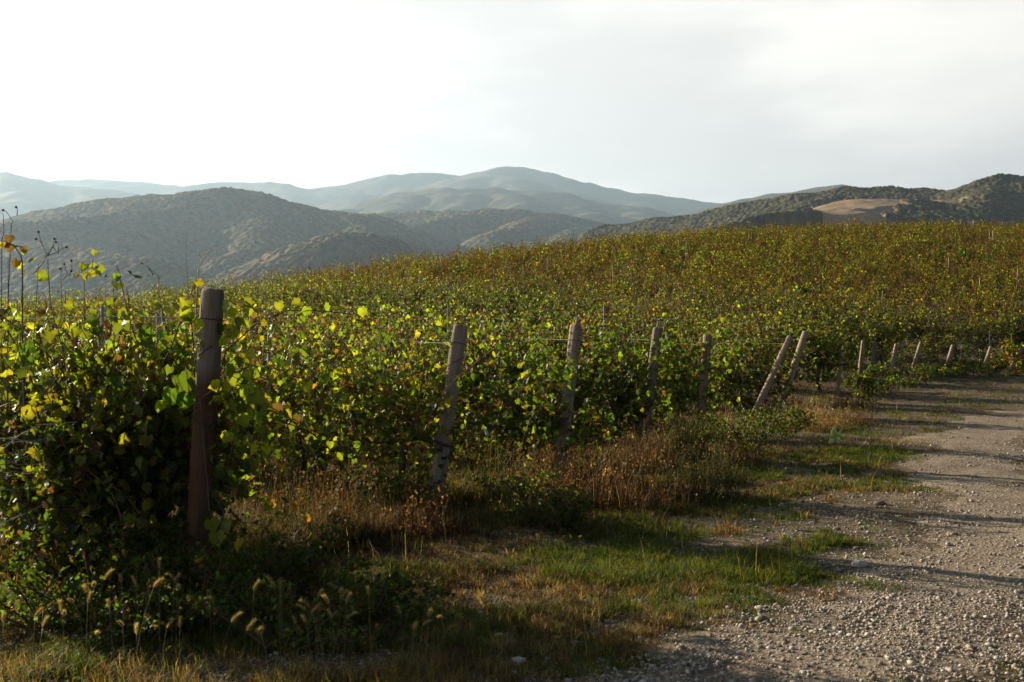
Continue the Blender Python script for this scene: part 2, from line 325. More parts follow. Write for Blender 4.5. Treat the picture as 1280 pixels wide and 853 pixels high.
for a, b in ((110, 229), (240, 234), (340, 232), (490, 224), (570, 218), (625, 207), (690, 222), (770, 238), (850, 251)):
    far.append(([(a, b, 6300), (a + 22, b + 16, 5700), (a + 30, b + 40, 5100)], 1, 80)); far.append(([(a, b, 6300), (a - 40, b + 22, 5650), (a - 60, b + 46, 5100)], 1, 80))
ridge_hill('hazy_mountain', far, -3600, 2100, 4900, 7200, 18, 0.5, (90, 600), 0, MT)
lm = [([(-500, 190, 5000), (-250, 195, 5000), (-100, 208, 5000), (-40, 213, 5000), (0, 218, 5000), (40, 227, 5000), (80, 234, 5000), (140, 240, 5000), (200, 247, 5000), (280, 258, 5000), (400, 290, 5000)], 1, 70)]
for a, b in ((-100, 209), (0, 219), (90, 236)): lm.append(([(a, b, 5000), (a + 30, b + 20, 4500), (a + 50, b + 40, 4100)], 1, 60))
ridge_hill('hazy_mountain', lm, -4600, -800, 3900, 5700, 15, 0.5, (70, 500), 0, MT)
rb = [([(740, 300, 4000), (840, 270, 4000), (880, 259, 4000), (930, 248, 4000), (965, 239, 4000), (1000, 237, 4000), (1050, 232, 4000), (1080, 235, 4000), (1150, 240, 4000), (1300, 250, 4000)], 1, 50)]
for a, b in ((930, 249), (1000, 238), (1050, 233)): rb.append(([(a, b, 4000), (a - 40, b + 20, 3600), (a - 55, b + 36, 3300)], 1, 50))
ridge_hill('hazy_mountain', rb, 200, 2300, 3200, 4600, 10, 0.5, (50, 400), 0, MT)

# haze: one closed box of even pale air round camera and scene
hb = [(x, y, z) for z in (-91, 1260) for y in (-7000, 13000) for x in (-15000, 15000)]
hm = bpy.data.materials.new('haze'); hm.use_nodes = True; hn = hm.node_tree.nodes; hn.remove(hn['Principled BSDF'])
pv = hn.new('ShaderNodeVolumePrincipled'); pv.inputs['Color'].default_value = (0.52, 0.74, 1.0, 1); pv.inputs['Density'].default_value = 1.2e-4; pv.inputs['Anisotropy'].default_value = 0.4
hm.node_tree.links.new(pv.outputs[0], hn['Material Output'].inputs['Volume'])
try: hm.cycles.homogeneous_volume = True
except Exception: pass
h = obj('haze', mesh('haze', np.array(hb), np.array([(0, 2, 3, 1), (4, 5, 7, 6), (0, 1, 5, 4), (2, 6, 7, 3), (0, 4, 6, 2), (1, 3, 7, 5)]), hm)); tag(h, kind='stuff')

# ------------------------------------------------------------------ vines
GRAPE = np.array([(0, .36, -.06), (0, .06, .02), (.26, -.05, .13), (.50, .16, .22), (.47, .36, .10), (.54, .56, .17), (.36, .70, .0), (.17, .84, -.08), (0, 1.0, -.24),
                  (-.17, .84, -.08), (-.36, .70, .0), (-.54, .56, .17), (-.47, .36, .10), (-.50, .16, .22), (-.26, -.05, .13)])
GRAPE_F = np.array([(0, i, i + 1 if i < 14 else 1) for i in range(1, 15)])
DIAM = np.array([(0, 0, 0), (.42, .45, .12), (0, 1, -.06), (-.42, .45, .12)]); DIAM_F = np.array([(0, 1, 2), (0, 2, 3)])
def leaves(tv, tf, P, N, T, s, C):
    N = nrm(N); T = nrm(T - (T * N).sum(-1, keepdims=True) * N); B = np.cross(T, N)
    V = P[:, None] + s[:, None, None] * (tv[None, :, 0, None] * B[:, None] + tv[None, :, 1, None] * T[:, None] + tv[None, :, 2, None] * N[:, None])
    Fc = tf[None] + (np.arange(len(P)) * len(tv))[:, None, None]
    Cv = np.repeat(C, len(tv), 0)
    if len(tv) > 10:    # many autumn leaves have browned rims
        e = np.random.default_rng(len(P)); m = np.where(e.random(len(P)) < .45, e.uniform(.15, .8, len(P)), 0)[:, None] * (e.random((len(P), len(tv))) < .75); m[:, 0] = 0
        m = m.reshape(-1, 1); Cv = Cv * (1 - m) + np.array([.07, .038, .018]) * m
    return V.reshape(-1, 3), Fc.reshape(-1, 3), Cv
PAL = np.array([(.030, .050, .010), (.045, .072, .012), (.085, .110, .013), (.135, .150, .012), (.195, .170, .012), (.17, .085, .015), (.085, .042, .018), (.06, .032, .02), (.06, .025, .015)])
def pick(n, w, r): 
    w = np.array(w, float); c = PAL[r.choice(len(PAL), n, p=w / w.sum())]
    return c * r.uniform(.75, 1.25, (n, 1)) * r.uniform(.9, 1.1, (n, 3))
def vine_shape(r, H, ncane, sides=4):
    """trunk points, list of cane polylines; x runs along the row"""
    k = 6; tr = np.cumsum(np.c_[r.normal(0, .03, k), r.normal(0, .02, k), np.full(k, .13)], 0); tr -= tr[0]; tr[:, 2] -= .03
    canes = []
    for i in range(ncane):
        x0 = r.uniform(-.55, .55); p = np.array([x0, r.normal(0, .05), .62 + r.uniform(0, .25)])
        droop = r.random() < .35
        d = nrm(np.array([r.normal(0, .35), r.normal(0, .5 if droop else .22), .5 if droop else 1.0]))
        L = r.uniform(.55, 1.28 if H < 1.7 else 1.02) * (H - .55); n = 8; st = L / n * (1.25 if droop else 1); pts = [p]
        for j in range(n):
            d = nrm(d + np.array([r.normal(0, .12), r.normal(0, .12), -(.32 if droop else .05) * (j > 1)])); p = p + d * st
            p[2] = max(p[2], .12); pts.append(p)
        canes.append(np.array(pts))
    cord = np.array([[x, .03 * math.sin(4 * x), .66 + .03 * math.sin(7 * x)] for x in np.linspace(-.6, .6, 7)])
    return tr, cord, canes
def leaf_cloud(r, canes, n, size, spread, low=.25):
    A = np.concatenate([c[1:] for c in canes]); Bp = np.concatenate([c[:-1] for c in canes])
    i = r.integers(0, len(A), n); t = r.random((n, 1)); P = A[i] * t + Bp[i] * (1 - t)
    lowm = r.random(n) < low; P[lowm, 2] *= r.uniform(.35, .9, lowm.sum())
    P = P + r.normal(0, spread, (n, 3)); P[:, 2] = np.maximum(P[:, 2], .1)
    N = r.normal(0, .55, (n, 3)) + np.stack([np.zeros(n), np.sign(P[:, 1] + r.normal(0, .1, n)) * .7, np.full(n, .45)], 1)
    T = r.normal(0, .45, (n, 3)) + np.array([0, 0, -.9]); s = size * r.uniform(.6, 1.25, n)
    return P, N, T, s
def make_vine(seed, nleaf, size, w, H=1.7, ncane=14):
    r = np.random.default_rng(seed); tr, cord, canes = vine_shape(r, H, ncane)
    a = Acc(); V, Fc = tube(tr, np.linspace(.04, .028, len(tr)), 7); a.add(V, Fc, (.09, .065, .045)); V, Fc = tube(cord, .018, 5); a.add(V, Fc, (.09, .06, .04))
    mt = a.build('trunk', M_BARK, True)
    a = Acc()
    for c in canes: V, Fc = tube(c, np.linspace(.006, .0028, len(c)), 4); a.add(V, Fc, np.array((.17, .095, .05)) * r.uniform(.6, 1.5))
    mc = a.build('canes', M_BARK)
    P, N, T, s = leaf_cloud(r, canes, nleaf, size, .06, .42)
    V, Fc, C = leaves(GRAPE, GRAPE_F, P, N, T, s, pick(nleaf, w, r)); V = V + r.normal(0, .0035, V.shape)
    return mt, mc, mesh('foliage', V, Fc, M_LEAF, C)
W_NEAR = [4, 5, 6, 5, 2.8, .4, 1, .8, .15]; W_MID = [4, 4, 5, 3.4, 1.6, .5, 3, 2.6, .05]; W_YEL = [4, 3.5, 5, 4.5, 3.2, .7, 2.2, 2, .05]; W_GRN = [6, 6, 4, 1.6, .6, .3, 2, 1.6, .0]; W_BRN = [2.5, 2.6, 3, 2.2, 1.0, .7, 4, 3.4, .15]
SETS = {'near': [make_vine(100 + i, 1200, .070, W_NEAR, 1.70, 34) for i in range(3)],
        'yel': [make_vine(120 + i, 1000, .062, W_YEL, 1.64, 30) for i in range(4)],
        'mid': [make_vine(140 + i, 1000, .062, W_MID, 1.64, 30) for i in range(4)],
        'grn': [make_vine(160 + i, 1200, .068, W_GRN, 1.62, 22) for i in range(3)],
        'brn': [make_vine(180 + i, 850, .060, W_BRN, 1.66, 30) for i in range(3)]}
ROWD = np.array([-.866, .5]); ROWD /= np.linalg.norm(ROWD); ROWN = np.array([ROWD[1], -ROWD[0]])
ROW_ANG = math.atan2(ROWD[1], ROWD[0])
VGROUP = 'grapevines trained along the vineyard rows'
def place_vine(kind, x, y, label, sc=1.0, r=rng):
    t = SETS[kind][r.integers(len(SETS[kind]))]
    e = empty('grapevine', (x, y, float(ground_z(x, y)))); e.rotation_euler = (0, 0, ROW_ANG + (math.pi if r.random() < .5 else 0) + r.normal(0, .08))
    q = sc * r.uniform(.9, 1.1); e.scale = (q * r.uniform(.95, 1.1), q, q * r.uniform(.94, 1.06))
    tag(e, label, 'grapevine', VGROUP)
    for nm, m in zip(('trunk', 'canes', 'foliage'), t): obj(nm, m, e)
    return e
# end posts: base (px, Y), top (px, py, Y), radius, label
POSTS = [
 (243, 6.1, 266, 361, 6.1, .071, 'thick dark post wrapped in vine leaves, nearest on the left, split down its top', (.62, .58, .55)),
 (541, 9.0, 576, 407, 9.2, .070, 'long pale grey post leaning right, standing clear of the vines with its foot showing', (.84, .80, .74)),
 (697, 10.9, 720.5, 406, 11.0, .070, 'grey post leaning right behind the rusty red grass tussock', (.82, .76, .69)),
 (802, 13.4, 822, 410, 13.6, .066, 'darker grey post half hidden in vines right of the rusty tussock', (.62, .57, .52)),
 (874, 15.8, 884.5, 419, 15.8, .068, 'upright brown post standing behind the dark weedy bush', (.70, .63, .56)),
 (941, 19.2, 988, 421, 19.6, .066, 'steeply leaning post, left and darker one of the crossed looking pair', (.85, .78, .7)),
 (973, 19.9, 1007, 415, 20.1, .068, 'steeply leaning sunlit post, right one of the crossed looking pair', (1.0, .93, .84)),
 (1046, 24.5, 1055, 433, 24.6, .055, 'thin sunlit post alone right of the leaning pair', (1.15, 1.05, .9)),
 (1074, 28.0, 1079, 426, 28.0, .062, 'pale post top poking above the vine leaves behind the thin sunlit post', (1.0, .95, .9)),
 (1089, 27.0, 1094, 426.5, 27.0, .080, 'thick dark upright post beside the pale post top in the leaves', (.45, .42, .4)),
 (1110, 26.8, 1121, 430.5, 27.0, .070, 'front grey post of the close pair standing before the track bend', (.9, .87, .82)),
 (1120, 29.0, 1129, 426.5, 29.2, .062, 'slim post just behind the front grey one of the close pair', (1.0, .95, .85)),
 (1141, 29.5, 1151.5, 428, 29.7, .062, 'leaning post just right of the close pair, before the brown weeds', (1.0, .95, .88)),
 (1182, 29.5, 1191, 431.5, 29.6, .060, 'leaning post standing alone in dark weeds, third from the right edge', (1.0, .95, .88)),
 (1229, 29.0, 1238.5, 434, 29.2, .060, 'leaning post beside the tan brown bush, second from the right edge', (.95, .9, .84)),
 (1259, 28.0, 1275.5, 437, 28.3, .060, 'leaning post nearest the right edge of the picture by the track', (1.05, .98, .9))]
PB = [np.array([(p[0] - 640) / F * p[1], p[1]]) for p in POSTS]
# individual vines: row ends follow the posts
ROWDESC = ['', 'the long pale post that stands clear', 'the post behind the rusty tussock', 'the darker post right of the rusty tussock', 'the upright post behind the weedy bush', 'the left leaning post of the pair', 'the right leaning post of the pair', 'the thin sunlit post']
spots = []
l0 = ['grapevine with large backlit yellow leaves twined round the thick dark nearest post', 'tall leafy grapevine in front at left, between nearest dark post and the left edge', 'grapevine cut by the left edge of the picture, under the dry flower stalks', 'grapevine hanging low on the camera side of the thick dark nearest post']
for (s, o, lab, sc) in ((.3, .08, l0[0], 1.0), (.95, .05, l0[1], 1.02), (1.7, .0, l0[2], 1.05), (.95, -.38, l0[3], .82)):
    p = PB[0] + ROWD * s + ROWN * o; place_vine('near', p[0], p[1], lab, sc)
for s, lab in ((.9, 'shaded grapevine filling the back of the nearest row, behind its leafy front'), (1.9, 'shaded grapevine at the back of the nearest row by the left edge')):
    p = PB[0] + ROWD * s + ROWN * .45; place_vine('near', p[0], p[1], lab, .95)
for k in (1, 2, 3, 4, 6, 7):
    s = .38
    while True:
        p = PB[k] + ROWD * s
        if p[0] / p[1] < -.60 or s > 60: break
        spots.append((p[0], p[1], 'yel' if (k == 1 and s < 5) else ('grn' if (k in (3, 4, 5) and s < 4) else ''), f'autumn grapevine in the row ending at {ROWDESC[k]}')); s += rng.uniform(.95, 1.2)
side = 'grapevine in the row right behind the small far posts before the track bend'
for c in (22.4, 28.3, 31.0, 33.8):
    s0 = None
    for s in np.arange(-40, 60, 1.1):
        p = ROWN * c + ROWD * (s + rng.uniform(-.1, .1)); u = p[0] / p[1]
        lim = .285 if c < 23 else (.345 if c < 30 else (.375 if c < 32 else .64))
        if p[1] > 5 and -.6 < u < lim: spots.append((p[0], p[1], '', side if u > .3 else 'autumn grapevine low on the slope, left of the small far posts'))
farp = []
c = 36.4
while c < 135:
    for s in np.arange(-110, 110, 1.15):
        p = ROWN * c + ROWD * (s + rng.uniform(-.15, .15)); u = p[0] / max(p[1], 1)
        if p[1] > 10 and -.62 < u < .62 and p[1] < np.interp(u, _u, _R) + 6: farp.append((p[0], p[1]))
    c += 2.6
spots.sort(key=lambda q: q[1]); n_ind = 292
indiv, rest = spots[:n_ind], spots[n_ind:]
low = sorted(farp, key=lambda q: q[1])
if len(indiv) < n_ind:
    k = n_ind - len(indiv); indiv += [(x, y, '', 'autumn grapevine on the lower slope above the rows that end at posts') for x, y in low[:k]]; low = low[k:]
farp = low + [(x, y) for x, y, _, _ in rest]
for x, y, kd, lab in indiv:
    if not kd:
        v = fbm(x * .18 + 40, y * .18 + 12, 3) + rng.normal(0, .06); kd = 'grn' if v > .53 else ('brn' if v < .37 else 'mid')
    place_vine(kd, x, y, lab, 1.0)
print('vines', len(indiv), 'far', len(farp))
# the rest of the hillside: one mass of rows
def far_mass(pts):
    r = np.random.default_rng(77); Vs, Fs, Cs, n0 = [], [], [], 0; a = Acc()
    R2 = np.array([[math.cos(ROW_ANG), -math.sin(ROW_ANG)], [math.sin(ROW_ANG), math.cos(ROW_ANG)]])
    shapes = [vine_shape(np.random.default_rng(500 + i), 1.62, 13)[2] for i in range(12)]
    for x, y in pts:
        pf = float(fbm(np.array(x * .23 + 70), np.array(y * .23 + 30), 3))
        if r.random() < .05 + .5 * max(0, .42 - pf): continue
        cs = shapes[r.integers(12)]; n = int(np.clip(560 - (y - 35) * 4.0, 260, 560)); size = .074 + .0009 * max(0, y - 40)
        n = int(n * np.clip(.35 + 1.5 * pf, .5, 1.25)); P, N, T, s = leaf_cloud(r, cs, n, size, .07, .15); P[:, 2] *= r.uniform(.78, 1.15) + .25 * (pf - .45)
        if r.random() < .5: P[:, 0] *= -1
        zz = float(ground_z(x, y)); 
        for Q in (P, N, T): Q[:, :2] = Q[:, :2] @ R2.T
        P = P + np.array([x, y, zz]); f = fbm(np.array(x * .11 + 9), np.array(y * .11 + 4), 3)
        br = np.clip((y - 40) / 45, 0, 1) * .5 + (f - .45) * 2.6 + .45 + r.normal(0, .12)
        w = np.array(W_BRN) * np.clip(br, 0, 1) + np.array([3, 3, 5, 4, 2, .5, 3.5, 3, .05]) * np.clip(1 - br, 0, 1)
        if r.random() < .08: w = np.array(W_GRN)
        V, Fc, C = leaves(DIAM, DIAM_F, P, N, T, s, pick(n, w, r)); a.add(V, Fc, C)
        for c in cs:
            q = c[[0, 3, 6, 8]].copy(); q[:, 2] *= r.uniform(.95, 1.2); q[:, :2] = q[:, :2] @ R2.T; q = q + np.array([x, y, zz])
            V, Fc = tube(q, np.array([.011, .01, .008, .006]), 3, False); a.add(V, Fc, np.array((.17, .10, .06)) * r.uniform(.5, 1.4))
    return a.build('hillside_vines', M_FAR)
o = obj('hillside_vines', far_mass(farp)); tag(o, 'rust and green rows of vines covering the upper hillside up to the ridge', 'vines', None, 'stuff')

# ------------------------------------------------------------------ posts, stakes, wires
def make_post(i, bx, bY, tx, ty, tY, rad, label, tint):
    base = np.array([(bx - 640) / F * bY, bY]); bz = float(ground_z(*base)); top = world(tx, ty, tY)
    ax = top - np.array([base[0], base[1], bz]); L = np.linalg.norm(ax); r = np.random.default_rng(900 + i)
    tint = np.array(tint) * np.array([1.0, .93, .84]) * (.88 if i > 6 else .95); rad *= .85 if i > 6 else 1
    n = 20; zs = np.r_[np.linspace(-.25, L - .05, 16), L - .022, L - .008, L]; rs = np.r_[np.linspace(1.05, .97, 16), .96, .90, .72] * rad
    a = np.arange(n) * 2 * math.pi / n; ang = r.normal(0, .03, n) + 1; V = []
    for z, q in zip(zs, rs):
        w = 1 + .03 * np.sin(a * 2 + z * 3 + i) + .02 * np.sin(a * 3 - z * 5)
        rr = q * ang * w; k = 14; depth = .45 * np.clip((z - L * .35) / (L * .6), 0, 1); rr[k] *= 1 - depth * .7
        V.append(np.c_[rr * np.cos(a), rr * np.sin(a), np.full(n, z) + (r.normal(0, .004, n) if z > L - .01 else 0)])
    V = np.concatenate(V); V = np.r_[V, [[0, 0, L + .002]]]; Fs = []
    for k in range(len(zs) - 1):
        for j in range(n):
            p, q = k * n + j, k * n + (j + 1) % n; Fs += [(p, q, q + n), (p, q + n, p + n)]
    b = (len(zs) - 1) * n; Fs += [(b + j, b + (j + 1) % n, len(V) - 1) for j in range(n)]
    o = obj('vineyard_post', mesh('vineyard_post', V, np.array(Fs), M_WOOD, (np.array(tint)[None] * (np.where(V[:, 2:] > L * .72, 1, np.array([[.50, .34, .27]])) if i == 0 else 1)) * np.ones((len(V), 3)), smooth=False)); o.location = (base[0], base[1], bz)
    o.rotation_euler = Vector(ax).to_track_quat('Z', 'Y').to_euler(); o.rotation_euler.rotate_axis('Z', [0, .4, -.3, .9, 1.6, .3, .8][i % 7])
    tag(o, label, 'post', 'wooden end posts along the vineyard edge')
    for k, hz in enumerate((L * .9, L * .8, L * .56)[:3 if i < 4 else (2 if i < 7 else 1)]):
        t = np.linspace(0, 2 * math.pi, 22); tilt = (.02, -.35, .12)[k]
        P = np.c_[1.06 * rad * np.cos(t), 1.06 * rad * np.sin(t), hz + tilt * rad * 2.2 * np.sin(t + i)]
        V, Fc = tube(P, .0032, 5); obj('wire_loop', mesh('wire_loop', V, Fc, M_DARKWIRE), o)
    return o, base, bz, L, ax / L
PO = [make_post(i, *p) for i, p in enumerate(POSTS)]
# trellis wires run from the posts back along their rows
for k in range(0, 8):
    _, b, bz, L, d = PO[k]
    for f in (.9, .56):
        q0 = np.array([b[0], b[1], bz]) + d * L * f; pts = []
        for s in np.linspace(0, 26 if k else 2.4, 30):
            p = q0[:2] + ROWD * s; pts.append((p[0], p[1], float(ground_z(*p)) + q0[2] - bz + .03 * math.sin(s * 1.3) * (s > 0)))
        V, Fc = tube(np.array(pts), .0028, 4)
        hi = 'upper' if f > .8 else 'lower'
        o = obj('trellis_wire', mesh('trellis_wire', V, Fc, M_WIRE)); tag(o, f'{hi} thin wire along the row from {ROWDESC[k] if k else "the thick dark nearest post"}', 'wire', 'trellis wires along the rows')
# metal stakes seen among the near rows, and a dense scatter of wooden ones over the slope
STK = [(128, 383, 9.6, 'grey metal stake left of the nearest post, the taller of two', 1), (197, 392, 11.5, 'short grey metal stake just left of the nearest post', 1), (203, 386, 14, 'thin grey stake touching the short metal stake near the first post', 1), (336, 392, 10.4, 'grey metal stake with wires between the first and second posts', 1),
       (722, 397, 13, 'thin grey stake top behind the post by the rusty tussock', 1), (823, 402, 15.5, 'thin grey stake top behind the darker half hidden post', 1), (628, 383, 20, 'short pale blue grey stake above the long pale post', 1), (560, 381, 19, 'thin grey stake above and left of the long pale post', 1), (755, 382, 22, 'short grey stake on the slope above the post by the tussock', 1),
       (1237, 414, 30, 'thin stake above the second post from the right edge', 1), (1225, 420, 31, 'shorter thin stake beside the tall one near the right edge', 1)]
def stake(px, py, Y, label, metal, h=None, lean=0.0, grp='thin stakes standing among the vines'):
    t = world(px, py, Y); gz = float(ground_z(t[0], t[1])); b = np.array([t[0] - lean * (t[2] - gz), t[1], gz - .1]); r = .014 if metal else .016 + .0002 * Y
    if metal:
        pr = np.array([(-r, -r * .6), (r, -r * .6), (r, r * .6), (r * .4, r * .6), (r * .4, -r * .1), (-r * .4, -r * .1), (-r * .4, r * .6), (-r, r * .6)])
        V = np.r_[np.c_[pr + b[:2], np.full(8, b[2])], np.c_[pr + t[:2], np.full(8, t[2])]]
        Fs = [(j, (j + 1) % 8, (j + 1) % 8 + 8) for j in range(8)] + [(j, (j + 1) % 8 + 8, j + 8) for j in range(8)] + [(8, 9, 12), (9, 10, 11), (9, 11, 12), (8, 12, 13), (8, 13, 15), (13, 14, 15)]
        m = mesh('metal_stake', V - b, np.array(Fs), M_STEEL)
    else:
        mid = (b + t) / 2 + np.array([rng.normal(0, .02), 0, 0]); V, Fc = tube(np.array([b, mid, t]) - b, [r * 1.1, r, r * .9], 7)
        m = mesh('wooden_stake', V, Fc, M_STALK, np.array((.30, .24, .18)) * rng.uniform(.6, 1.2))
    tag(obj('metal_stake' if metal else 'wooden_stake', m, None, b), label, 'stake', grp)
for q in STK: stake(*q, None, .17 if q[0] in (722, 823) else 0)
SPEC = [(951, 329, 62, .45, 'pale stake leaning right in mid slope above the upright post behind the bush'), (1048, 342, 52, .45, 'bright stake leaning right on the slope above the thin sunlit post'), (862, 322, 66, .3, 'pale stake leaning right beside the dark shrub on the slope'), (1141, 352, 50, .3, 'short pale stake leaning slightly, low on the slope right of the bright leaning one'), (1244, 366, 46, .4, 'pale leaning stake on the slope near the right edge'), (1130, 325, 62, .02, 'upright pale stake in mid slope below the tan field'), (1050, 317, 66, .02, 'upright pale stake on the slope straight above the bright leaning one'), (778, 318, 66, .3, 'slightly leaning pale stake high on the slope above the darker half hidden post')]
for px, py, Y, ln, lab in SPEC: stake(px, py, Y, lab, 0, None, ln)
for i in range(95):
    x, y = farp[rng.integers(len(farp))] if i > 12 else indiv[rng.integers(170, len(indiv))][:2]
    gz = float(ground_z(x, y)); h = rng.uniform(1.65, 2.1); px, py = 640 + F * x / y, 426.5 - F * (gz + h - CAM_Z) / y
    if 0 < px < 1280: stake(px, py, y, 'thin upright stake among the vines, one of many dotting the hillside', 0, None, rng.normal(0, .05))

# ------------------------------------------------------------------ leafy shrubs and weeds
def bush(name, x, y, rx, ry, h, n, size, w, label, cat, group=None, tpl=(DIAM, DIAM_F), stems=10, z0=.05):
    r = np.random.default_rng(int(abs(x * 131 + y * 17)) + 5); gz = float(ground_z(x, y)); st = []
    for i in range(stems):
        a = r.uniform(0, 6.28); q = r.random() ** .5; t = np.array([rx * q * math.cos(a), ry * q * math.sin(a), h * r.uniform(.55, 1.0) * (1 - .5 * q * q)]); k = r.normal(0, .06, 3) * h
        st.append(np.array([t * np.array([.15, .15, 0]), t * np.array([.5, .5, .45]) + k * .5, t * np.array([.85, .85, .85]) + k, t]))
    a = Acc()
    for s in st: V, Fc = tube(s, np.linspace(.007, .003, 4) * max(1, h), 4); a.add(V, Fc, (.10, .07, .04))
    e = empty(name, (x, y, gz)); obj('stems', a.build('stems', M_BARK), e)
    i = r.integers(0, len(st), n); S4 = np.array(st)[i]; t = r.beta(2, 1.2, n) * 3; k = np.minimum(t.astype(int), 2); f = (t - k)[:, None]
    P = S4[np.arange(n), k] * (1 - f) + S4[np.arange(n), k + 1] * f + r.normal(0, .09, (n, 3)) * np.array([rx, ry, h * .7]); P[:, 2] = np.maximum(P[:, 2], z0)
    V, Fc, C = leaves(*tpl, P, r.normal(0, .7, (n, 3)) + np.array([0, 0, .6]), r.normal(0, .7, (n, 3)), size * r.uniform(.6, 1.3, n), pick(n, w, r))
    obj('foliage', mesh('foliage', V, Fc, M_LEAF, C), e); tag(e, label, cat, group); return e
WDK = [9, 2, 0, 0, 0, 0, 1, 3, .1]; WD = [8, 5, 1, .3, .1, .1, .8, .8, .05]; WDR = [9, 3, 0, 0, 0, 0, .5, .5, 0]
bush('weed_bush', 3.25, 13.6, .75, .5, .8, 1800, .042, WDK, 'dark green weedy bush at the foot of the upright brown post', 'bush')
bush('weed_bush', 4.3, 16.0, .7, .5, .5, 1200, .042, WDK, 'low green weeds below the crossed looking leaning pair of posts', 'bush')
bush('weed_bush', 8.0, 22.3, .9, .6, 1.0, 1200, .07, [6, 4, 1, .5, .3, .6, 2, 2, .2], 'brown and green bush right of the thin sunlit post', 'bush')
bush('weed_bush', 14.3, 28.3, .8, .6, 1.2, 900, .08, [2, 2, 1, 1, .5, 2, 4, 3, .2], 'tan brown bush between the last two posts at right', 'bush')
for i, (x, y) in enumerate(((10.9, 28.6), (11.9, 30.4), (12.8, 30.6), (13.7, 30.3), (14.6, 29.6), (9.9, 29.0), (10.2, 25.8), (11.3, 27.3), (12.4, 27.7), (13.3, 28.0), (15.6, 27.2), (9.2, 24.6))):
    bush('weed_bush', x, y, 1.0, .6, rng.uniform(.42, .6) * (2.0 if i < 6 else 1), 900, .06, WDK if i % 2 else [6, 4, 1, .5, .3, .5, 3, 3, .2], 'dark weeds in the tangled strip along the small far posts', 'bush', 'dark weeds below the small far posts')
bush('shrub', *(world(836, 333, 62)[:2]), 1.5, .9, 1.9, 1100, .17, WDR, 'dark evergreen shrub standing out on the middle of the slope', 'shrub')
bush('shrub', *(world(1192, 330, 60)[:2]), 1.5, .9, 2.0, 1000, .17, WDR, 'dark evergreen shrub among the vines on the right of the slope', 'shrub')
bush('shrub', *(world(1012, 395, 40)[:2]), 1.6, .9, 1.7, 1000, .13, WD, 'low dark green shrub just above the leaning pair of posts', 'shrub')
bush('shrub', *(world(590, 330, 55)[:2]), 1.2, .8, 1.8, 900, .15, WD, 'dark green shrub on the slope above the long pale post', 'shrub')
bush('pale_weed', 4.75, 14.5, .10, .08, .36, 26, .085, [0, 0, 0, 0, 0, 0, 0, 0, 1], 'small silvery pale leaved weed on the verge below the leaning posts', 'weed', stems=5)
pw = [o for o in bpy.data.objects if o.name.startswith('pale_weed')][0]
for ch in pw.children:
    a = ch.data.color_attributes['Col']; a.data.foreach_set('color', np.tile(np.array([.26, .28, .21, 1], np.float32), len(ch.data.vertices)))
for i, (x, y, h, lab) in enumerate(((-1.15, 5.0, .35, 'low dark weeds in front of the nearest post, toward the foxtails'), (-2.3, 5.5, .5, 'dark weeds under the nearest vines at the left edge'), (-1.7, 5.4, .45, 'dark leafy weeds right below the trunk of the nearest post'))):
    bush('weed_clump', x, y, .55, .35, h, 800, .030, WDK, lab, 'weeds', 'weeds at the feet of the near posts', stems=14)

for x, y, lab in ((-2.6, 6.15, 'dense dark weeds at the left edge under the near vines'), (-2.1, 5.95, 'dense dark weeds left of the foot of the nearest post'), (-1.55, 5.85, 'dense dark weeds hiding the foot of the nearest post'), (-1.1, 5.7, 'dark weeds at the right foot of the nearest post'), (-2.5, 5.35, 'low dark weeds behind the foxtails at the left edge'), (-1.9, 5.2, 'low dark weeds behind the middle of the foxtails'), (-.8, 5.5, 'low dark weeds reaching right of the foxtails'), (.1, 8.75, 'dark tangled weeds at the right of the foot of the long pale post'), (.45, 8.2, 'dark weeds between the long pale post and the rusty tussock'), (-1.0, 8.7, 'dark tangled weeds left of the long pale post')):
    bush('weed_clump', x, y, .5, .3, (.55 if y > 5.6 else .3) * (.85 if y > 8 else 1), 900, .034, WDK, lab, 'weeds', 'weeds at the feet of the near posts', stems=14)
for row, m_ in ((1, 8), (2, 4), (3, 4), (4, 4), (6, 4)):
    for j in range(m_):
        p = PB[row] + ROWD * (.5 + j * .85) + ROWN * rng.uniform(-.35, .1)
        bush('weed_bush', p[0], p[1], .55, .4, rng.uniform(.45, .8), 800, .038, WDK if j % 3 else [5, 2, 0, 0, 0, .5, 3, 4, .2], f'dark undergrowth below the row ending at {ROWDESC[row]}', 'bush', 'dark undergrowth below the near vine rows', stems=12)

# ------------------------------------------------------------------ grasses
def blades(P, h, w, lean, C, r, a=None):
    n = len(P); a = r.uniform(0, 6.283, n) if a is None else a; d = np.stack([np.cos(a), np.sin(a), 0 * a], 1); sd_ = np.stack([-np.sin(a), np.cos(a), 0 * a], 1)
    h = h[:, None]; w = w[:, None]; L = lean[:, None]
    up = np.array([0, 0, 1.0]); m = P + up * h * .55 + d * h * L * .35; t = P + up * h * (1 - .25 * L * L) + d * h * L
    V = np.stack([P - sd_ * w, P + sd_ * w, m - sd_ * w * .75, m + sd_ * w * .75, t], 1)
    Fc = np.array([(0, 1, 3), (0, 3, 2), (2, 3, 4)])[None] + (np.arange(n) * 5)[:, None, None]
    return V.reshape(-1, 3), Fc.reshape(-1, 3), np.repeat(C, 5, 0)
FEN = np.array([PB[0] - ROWD * 0 + np.array([-2.2, .9])] + PB[:8] + [np.array([10.5, 28.2]), PB[13], PB[14], np.array([22., 29.5])])
